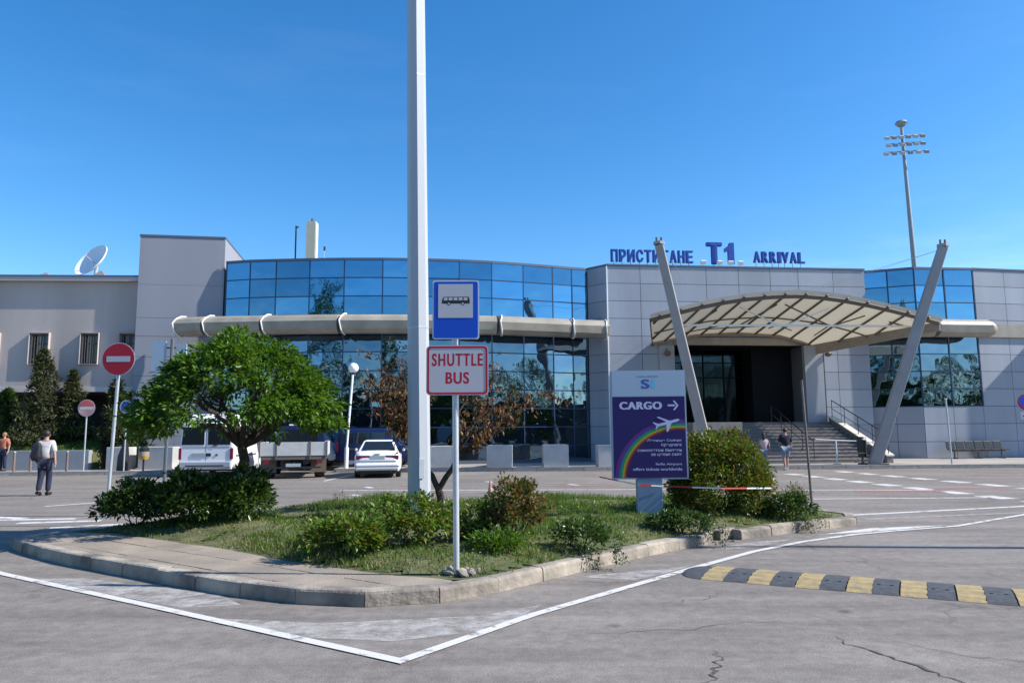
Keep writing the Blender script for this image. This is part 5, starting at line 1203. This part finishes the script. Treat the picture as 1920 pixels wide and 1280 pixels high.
person((-12.95, 20.9, 0), R(6), 1.80, 'person in white shirt and dark trousers walking away with a black shoulder bag', walk, cl_w, cl_n)
bgm = MB().ring_loft([[(-.12, -.02, 0), (.06, -.02, 0), (.06, -.16, 0), (-.12, -.16, 0)], [(-.15, 0, .12), (.09, 0, .12), (.09, -.20, .12), (-.15, -.20, .12)], [(-.13, 0, .42), (.07, 0, .42), (.07, -.17, .42), (-.13, -.17, .42)], [(-.10, -.02, .50), (.04, -.02, .50), (.04, -.12, .50), (-.10, -.12, .50)]])
bk = thing('backpack', (-13.06, 20.80, 0.95), R(6), 'black backpack hanging off the left shoulder of the walking person', 'backpack')
bgm.build('bag', M_BLACK, bk, bevel=.03); MB().tube([(-.02, -.1, .48), (-.02, .06, .62), (-.03, .18, .52), (-.05, .2, .2)], .018, 6).build('strap', M_BLACK, bk); MB().box(-.11, .05, -.215, -.19, .08, .28).build('pocket', M_BLACK, bk, bevel=.01)
person((11.30, 31.25, 0), R(-4), 1.74, 'person in a dark shirt and denim shorts walking to the stair', {**walk, 'lel': (-.25, .02, 1.14), 'lwr': (-.16, .14, 1.02), 'lha': (-.10, .17, 1.0), 'rel': (.25, .02, 1.14), 'rwr': (.20, .12, 1.0), 'rha': (.15, .16, .98)}, cl_d, cl_b, shorts=True, shoes=M_WHITE, slim=1.1)
person((10.42, 31.3, 0), R(-12), 1.55, 'person with long black hair and pink top half hidden behind the round bush', walk, cl_p, cl_b, slim=.88, longhair=True)
person((-22.12, 32.75, 0.15), R(175), 1.68, 'person in an orange top standing at the left frame edge behind the bollards', None, cl_o, cl_n, hairm=mat('hair_fair', (.30, .16, .08), .7))

# ------------------------------------------------------------------ trees and shrubs
M_LEAF = leaf_mat('leaf_bright', [(0.05, 0.115, 0.012), (0.09, 0.175, 0.02), (0.035, 0.08, 0.01), (0.14, 0.22, 0.035), (0.065, 0.135, 0.015)], 0.36, 0.35)
M_LEAFD = leaf_mat('leaf_dark', [(0.03, 0.065, 0.012), (0.05, 0.10, 0.018), (0.022, 0.05, 0.01), (0.11, 0.16, 0.045), (0.045, 0.085, 0.015)], 0.25, 0.28)
M_LEAFR = leaf_mat('leaf_rose', [(0.08, 0.16, 0.015), (0.13, 0.22, 0.028), (0.055, 0.12, 0.012), (0.18, 0.25, 0.045), (0.15, 0.09, 0.03), (0.10, 0.19, 0.02)], 0.35, 0.4)
M_LEAFRED = leaf_mat('leaf_reddish', [(0.05, 0.09, 0.015), (0.09, 0.12, 0.025), (0.20, 0.065, 0.035), (0.07, 0.13, 0.02), (0.26, 0.12, 0.07)], 0.3, 0.45)
M_LEAFB = leaf_mat('leaf_barberry', [(0.07, 0.125, 0.012), (0.10, 0.18, 0.02), (0.17, 0.085, 0.025), (0.14, 0.17, 0.03), (0.075, 0.11, 0.015)], 0.3, 0.4)
M_LEAFBR = leaf_mat('leaf_withered', [(0.19, 0.08, 0.035), (0.28, 0.125, 0.05), (0.11, 0.05, 0.025), (0.07, 0.035, 0.02), (0.12, 0.13, 0.04), (0.34, 0.17, 0.08)], 0.3, 0.6)
M_CONIF = leaf_mat('leaf_conifer', [(0.035, 0.05, 0.018), (0.06, 0.07, 0.025), (0.09, 0.09, 0.035), (0.03, 0.04, 0.015)], 0.15, 0.6)
def branch(mb, a, b, r0, r1, wob=0.06, n=6, seed=0):
    rr_ = random.Random(seed); a = Vector(a); b = Vector(b); pts = []
    L_ = (b-a).length
    for i in range(n+1):
        t = i/n; p = a.lerp(b, t); f = math.sin(PI*t)
        if 0 < i < n: p += Vector((rr_.gauss(0, wob), rr_.gauss(0, wob), rr_.gauss(0, wob*.6)))*L_*f
        pts.append(p)
    mb.tube(pts, [r0+(r1-r0)*i/n for i in range(n+1)], 7); return pts
# umbrella-crowned green tree
gt = thing('leafy_tree', (-4.36, 12.15, 0.2), 0, 'green umbrella-crowned tree with a dark crooked trunk in the left shrubs', 'tree')
tb = MB(); fk = Vector((0.03, -.1, 1.22))
branch(tb, (0, 0, -0.1), fk, .115, .075, .035, 7, 4)
ends = []
lims = [((0.42, -.12, 1.42), (1.0, -.2, 1.75)), ((-.05, -.1, 1.55), (-.5, -.1, 2.2)), ((0.1, .1, 1.55), (.3, .5, 2.3)), ((-.25, -.3, 1.52), (-1.2, -.4, 1.72)), ((-.2, .2, 1.6), (-.9, .6, 2.0)), ((.15, -.4, 1.6), (.5, -.9, 2.0)), ((.3, .3, 1.6), (1.1, .6, 2.1)), ((-.1, -.4, 1.6), (-.45, -1.0, 1.95))]
for i, (m1, m2) in enumerate(lims):
    branch(tb, fk, m1, .055, .04, .04, 4, i+10); pts = branch(tb, m1, m2, .04, .018, .07, 6, i+20)
    for q_ in range(3):
        e = Vector(m2)+Vector((random.uniform(-.5, .5), random.uniform(-.5, .5), random.uniform(-.05, .35))); branch(tb, pts[3+q_ % 3], e, .016, .006, .08, 4, i*5+q_)
tb.build('trunk', M_BARK, gt, smooth=True)
cs, rs_ = [], []
CX, RX, RY = -0.02, 1.62, 1.45
for i in range(230):
    a = random.uniform(0, 2*PI); u = math.sqrt(random.random()); x_ = CX+RX*u*math.cos(a)*1.0; y_ = -.1+RY*u*math.sin(a)
    top = 2.86-1.32*u**2.4+0.10*math.sin(a*5+2)+0.08*math.sin(a*3)+random.uniform(-.10, .05)
    if x_ > .9: top += .05
    cs.append((x_, y_, top)); rs_.append((random.uniform(.15, .24), random.uniform(.15, .24), random.uniform(.09, .14)))
for i in range(60):
    a = random.uniform(0, 2*PI); u = random.uniform(.55, 1.02); x_ = CX+RX*u*math.cos(a); y_ = -.1+RY*u*math.sin(a)
    if abs(x_+.15) < .75: continue
    cs.append((x_, y_, 1.72+random.uniform(-.22, .25)+(0.12 if abs(x_) < .8 else -.0))); rs_.append((.2, .2, .14))
me = foliage(cs, rs_, 70, .095, .48, M_LEAF, 'crown', droop=.55, outfrom=(0, 0, 1.7), shell=.3); link('crown', me, gt, kind='stuff')

# withered chestnut
bt = thing('withered_tree', (-1.26, 13.5, 0.2), 0, 'small forked tree hung with curled brown withered leaves behind the lamp post', 'tree')
tb = MB(); fk = (-0.06, -.1, 0.42); branch(tb, (0, 0, -.1), fk, .085, .065, .03, 4, 3)
A1, A2 = (-.36, -.1, 1.05), (.30, -.15, 1.0)
branch(tb, fk, A1, .055, .045, .04, 5, 6); branch(tb, fk, A2, .055, .045, .04, 5, 7)
tips = [(A1, (-1.1, -.2, 1.75)), (A1, (-.9, .2, 2.3)), (A1, (-.55, -.1, 2.9)), (A1, (-.2, .3, 2.6)), (A2, (.3, -.2, 2.75)), (A2, (.9, 0, 2.4)), (A2, (1.5, -.2, 1.95)), (A2, (1.95, .1, 2.1)), (A2, (1.2, .4, 1.6)), (A2, (.75, -.4, 1.5)), (A1, (-1.35, .1, 2.2)), (A2, (.6, .4, 2.9)), (A1, (-.7, -.5, 2.6)), (A1, (-1.4, -.1, 2.55)), (A1, (-1.2, .2, 2.85)), (A1, (-1.0, -.35, 1.95))]
P_ = []; D_ = []; N_ = []
for i, (a, b) in enumerate(tips):
    pts = branch(tb, a, b, .032, .009, .07, 7, i+40)
    subs = []
    for q_ in range(9):
        s0 = pts[random.randint(2, 7)]; e = s0+Vector((random.uniform(-.38, .38), random.uniform(-.35, .35), random.uniform(-.12, .32))); branch(tb, s0, e, .008, .004, .1, 3, i*9+q_); subs += [e, (s0+e)/2]
    subs += pts[4:]
    for e in subs:
        for q_ in range(random.randint(5, 10)):
            P_.append((e.x+random.gauss(0, .045), e.y+random.gauss(0, .045), e.z+random.gauss(0, .04))); D_.append((random.gauss(0, .42), random.gauss(0, .42), random.uniform(-1.3, -.1))); N_.append((random.gauss(0, 1), random.gauss(0, 1), random.gauss(0, .4)))
tb.build('trunk', M_BARK, bt, smooth=True)
nl = len(P_); Ls = .095*(.6+.75*rng.random(nl)); me = leaf_mesh('crown', np.array(P_), np.array(D_), np.array(N_), Ls, Ls*.36, M_LEAFBR, .35); link('crown', me, bt, kind='stuff')

def shrub(name, x, y, rx, ry, h, m, leaf, per, ncl, lab, asp=.55, droop=.1, seed=0, z0=.16, cat='shrub', rough=.18, stems=6, skirt=False):
    rs2 = random.Random(seed+100); o = thing(name, (x, y, z0), 0, lab, cat); cs = []; rr2 = []; sm = MB()
    ph = [rs2.uniform(0, 6.28) for _ in range(4)]
    for i in range(ncl):
        a = rs2.uniform(0, 2*PI); t = math.acos(rs2.uniform(-.15, 1)); k = (1-rough)+rough*(math.sin(a*3+ph[0])*.5+math.sin(t*4+a*2+ph[1])*.5)+rs2.uniform(-.12, .08)
        if i % 4 == 0: k *= .7
        p = (rx*k*math.sin(t)*math.cos(a), ry*k*math.sin(t)*math.sin(a), max(.05, h*.42+h*.58*k*math.cos(t)) if math.cos(t) > 0 else h*(.42+.4*math.cos(t)))
        if skirt and i % 3 == 0: p = (rx*.93*k*math.cos(a), ry*.93*k*math.sin(a), rs2.uniform(.10, .48)*h)
        cs.append(p); q_ = rs2.uniform(.10, .17)*(.6+.5*h); rr2.append((q_, q_, q_*.8))
    for i in range(stems):
        p = cs[rs2.randrange(len(cs))]; branch(sm, (rs2.uniform(-.08, .08), rs2.uniform(-.08, .08), -.05), (p[0]*.85, p[1]*.85, p[2]*.85), .014, .004, .06, 4, seed+i)
    sm.build('stems', M_BARK, o)
    me = foliage(cs, rr2, per, leaf, asp, m, 'foliage', droop=droop, outfrom=(0, 0, h*.3), shell=.2); link('foliage', me, o, kind='stuff'); return o
shrub('shrub', -5.95, 12.05, .62, .55, .72, M_LEAFD, .075, 55, 85, 'dark shrub at the foot of the large no entry sign', seed=1)
shrub('shrub', -4.95, 11.75, .62, .55, .88, M_LEAFD, .085, 55, 90, 'dark shrub with glinting leaves left of the green tree trunk', seed=2)
shrub('shrub', -4.25, 11.95, .42, .5, .92, M_LEAFD, .08, 55, 80, 'dark shrub right of the green tree trunk', seed=3)
shrub('shrub', -1.95, 8.95, .56, .42, .52, M_LEAFR, .06, 48, 55, 'low rose shrub at the left front of the island beside the paving', seed=4)
shrub('shrub', -1.25, 9.45, .64, .5, .68, M_LEAFR, .06, 48, 70, 'low bright green shrub covering the lamp post foot', seed=5)
shrub('shrub', -2.15, 9.65, .40, .4, .45, M_LEAFR, .055, 48, 35, 'small green shrub behind the rose shrub, left of the lamp post', seed=6)
shrub('shrub', 0.02, 9.7, .46, .40, .88, M_LEAFRED, .055, 48, 65, 'upright shrub with reddish withered leaves right of the shuttle bus post', seed=7)
shrub('shrub', -.42, 9.75, .34, .3, .55, M_LEAFR, .055, 48, 35, 'pale green shrub just behind the shuttle bus post', seed=8)
shrub('shrub', -.22, 8.95, .33, .28, .30, M_LEAF, .06, 45, 32, 'low feathery green plant right beside the shuttle bus post', seed=9, asp=.35)
shrub('shrub', .86, 9.45, .34, .32, .40, M_LEAFD, .045, 45, 40, 'small dark shrub spilling over the kerb right of the bus post', seed=10)
shrub('shrub', 2.45, 11.15, .50, .3, .30, M_LEAFD, .05, 48, 40, 'low dark shrub in front of the cargo sign plinth', seed=11)
shrub('shrub', 4.55, 12.65, .48, .34, .42, M_LEAFD, .055, 48, 46, 'low shrub hanging over the kerb near the thin rusty post', seed=12)
shrub('shrub', 5.05, 13.6, .25, .25, .55, M_LEAFRED, .05, 40, 20, 'thin reddish stalky shrub beside the thin rusty post', seed=13, asp=.3)
shrub('round_bush', 3.55, 13.05, .88, .78, 1.42, M_LEAFB, .058, 85, 300, 'large round bush with reddish-green leaves beside the cargo sign', seed=14, rough=.10, skirt=True)
wd = thing('tall_weed', (-2.45, 11.2, .22), 0, 'thin tall weed stalk against the road left of the lamp post', 'weed'); sm = MB()
for i in range(6):
    branch(sm, (0.05*i-.1, 0, 0), (random.uniform(-.25, .3), random.uniform(-.1, .1), random.uniform(.35, .62)), .006, .002, .08, 4, i+300)
sm.build('stalk', M_BARK, wd); link('leaves', foliage([(random.uniform(-.22, .25), 0, random.uniform(.25, .55)) for _ in range(9)], [.06]*9, 9, .04, .4, M_LEAFR, 'leaves'), wd, kind='stuff')
# trailing stalks over the kerb
for (x, y, s) in ((1.05, 9.12, 21), (2.75, 10.78, 22), (4.7, 12.2, 23)):
    rs3 = random.Random(s); t = thing('trailing_weed', (x, y, .16), 0, {21: 'dry stalks hanging over the kerb right of the bus post', 22: 'dry stalks hanging over the kerb below the cargo sign', 23: 'dry stalks hanging over the kerb near the thin rusty post'}[s], 'weed'); sm = MB(); cc = []
    for i in range(12):
        a = Vector((rs3.uniform(-.25, .25), rs3.uniform(-.02, .12)+0, 0)); b = a+Vector((rs3.uniform(-.06, .1), -rs3.uniform(.12, .22), rs3.uniform(-.1, .02))); m_ = (a+b)/2+Vector((0, -.02, .10)); sm.tube([a, m_, b], [.004, .003, .002], 4); cc += [tuple(m_), tuple(b)]
    sm.build('stalks', M_BARK, t, kind='stuff'); link('leaves', foliage(cc, [.05]*len(cc), 14, .035, .5, M_LEAFD, 'leaves'), t, kind='stuff')

# small ground plants scattered in the grass
gc = []; gr = []
for i in range(150):
    x_ = random.uniform(-5.5, 5.2); y_ = random.uniform(8.6, 15.6)
    if inside(np.array([x_]), np.array([y_]))[0] and edge_dist(np.array([x_]), np.array([y_]))[0] > .25: gc.append((x_, y_, float(soil_z(np.array([x_]), np.array([y_]))[0])+.04)); gr.append((random.uniform(.08, .22), random.uniform(.08, .2), random.uniform(.03, .07)))
link('ground_weeds', foliage(gc, gr, 45, .05, .5, M_LEAFR, 'ground_weeds', shell=.1), kind='stuff', label='low leafy weeds scattered through the island grass', cat='weeds')

# trees at left, on the planted bank
def conifer(x, y, z, r, h, lab, seed, m=M_CONIF, ncl=150, leaf=.16):
    rs4 = random.Random(seed); o = thing('conifer', (x, y, z), 0, lab, 'tree'); MB().tube([(0, 0, 0), (0.05, 0, h*.92)], [.09, .02], 7).build('trunk', M_BARK, o)
    cs = []; rr4 = []
    for i in range(ncl):
        t = rs4.random()**1.25; a = rs4.uniform(0, 2*PI); rad = r*(1-t)**.75*(.75+.3*math.sin(a*3+t*9+seed))*rs4.uniform(.55, 1.05); cs.append((rad*math.cos(a), rad*math.sin(a), .15+t*(h-.15))); q_ = .30*(1-.55*t); rr4.append((q_, q_, q_*1.0))
    link('crown', foliage(cs, rr4, 42, leaf, .4, m, 'crown', droop=-.15, shell=.1), o, kind='stuff'); return o
conifer(-22.0, 34.9, 1.1, 1.35, 4.5, 'tall shaggy conifer left before the barred windows', 31, ncl=210)
conifer(-20.9, 35.5, 1.3, 1.0, 3.3, 'shorter conifer leaning on the right of the tall shaggy one', 32)
conifer(-18.3, 34.6, 1.0, .95, 3.2, 'conifer behind the large no entry sign post', 33)
conifer(-24.0, 35.6, 1.2, 1.2, 2.6, 'dark bushy conifer cut by the left frame edge', 34, m=M_LEAFD)
conifer(-17.6, 34.8, .5, .8, 2.6, 'small dark conifer at the foot of the grey tower', 35, m=M_LEAFD)
hd_ = []; hr_ = []
for i in range(150): hd_.append((random.uniform(-30, -18.9), random.uniform(34.6, 37.3), random.uniform(.95, 2.0))); hr_.append((.35, .3, .25))
link('bank_hedge', foliage(hd_, hr_, 55, .12, .5, M_LEAFD, 'bank_hedge'), kind='stuff', label='dark hedge planting on the bank behind the low wall', cat='hedge')
gx_ = rng.uniform(-30, -18.8, 9000); gy_ = rng.uniform(33.6, 37, 9000); P9 = np.stack([gx_, gy_, .86+(gy_-33.6)*.305], 1)
link('bank_grass', leaf_mesh('bank_grass', P9, np.stack([rng.normal(size=9000)*.4, rng.normal(size=9000)*.4, np.ones(9000)], 1), rand_dir(9000), np.full(9000, .16), np.full(9000, .04), M_GRASS, .1), kind='stuff', label='green grass on the sloping bank behind the low wall', cat='grass')

# ------------------------------------------------------------------ what the mirror glass reflects: trees behind the viewer
def far_tree(x, y, r, h, lab, seed, m):
    rs5 = random.Random(seed); o = thing('broadleaf_tree', (x, y, 0), 0, lab, 'tree', 'trees behind the viewer mirrored in the glass'); MB().tube([(0, 0, 0), (0, 0, h*.6)], [.25, .1], 7).build('trunk', M_BARK, o); cs = []; rr5 = []
    for i in range(110):
        a = rs5.uniform(0, 2*PI); t = rs5.uniform(-1, 1); q_ = math.sqrt(1-t*t)*rs5.uniform(.6, 1); cs.append((r*q_*math.cos(a), r*q_*math.sin(a), h*.56+h*.44*t*rs5.uniform(.85, 1))); rr5.append((r*.3, r*.3, h*.08))
    link('crown', foliage(cs, rr5, 40, .45, .6, m, 'crown'), o, kind='stuff')
for i, (x, r, h) in enumerate(((-46, 3, 6.0), (-38, 3.5, 7), (-24.5, 2.6, 6.5), (-29.5, 2.5, 20.5), (-22, 3.2, 7), (-10, 3, 5.4), (-4.5, 1.9, 14.5), (2, 3, 6.4), (10, 3.5, 5.6), (19, 3, 7.2), (28, 3.5, 6), (38, 3.4, 7), (50, 4, 7), (64, 4, 8), (78, 4, 6.5), (92, 4, 7), (108, 4, 6))):
    far_tree(x, -33-(i % 3)*2.5, r*1.35, h*(1.85 if h < 10 else 1.12), 'mirrored tree standing behind the viewer across the car park, number %s from the left' % ['one', 'two', 'three', 'four', 'five', 'six', 'seven', 'eight', 'nine', 'ten', 'eleven', 'twelve', 'thirteen', 'fourteen', 'fifteen', 'sixteen', 'seventeen'][i], 60+i, M_LEAFD)
rb_ = thing('low_building', (0, -44, 0), 0, 'long low building behind the viewer seen only in the glass', 'building')
MB().box(-90, 190, -8, 0, 0, 7.4).build('wall', mat('grey_far_wall', (.10, .11, .12), .8, var=.5, vscale=.25), rb_); MB().box(-90.3, 190.3, -8, .3, 7.4, 7.8).build('roof', M_WALK, rb_)
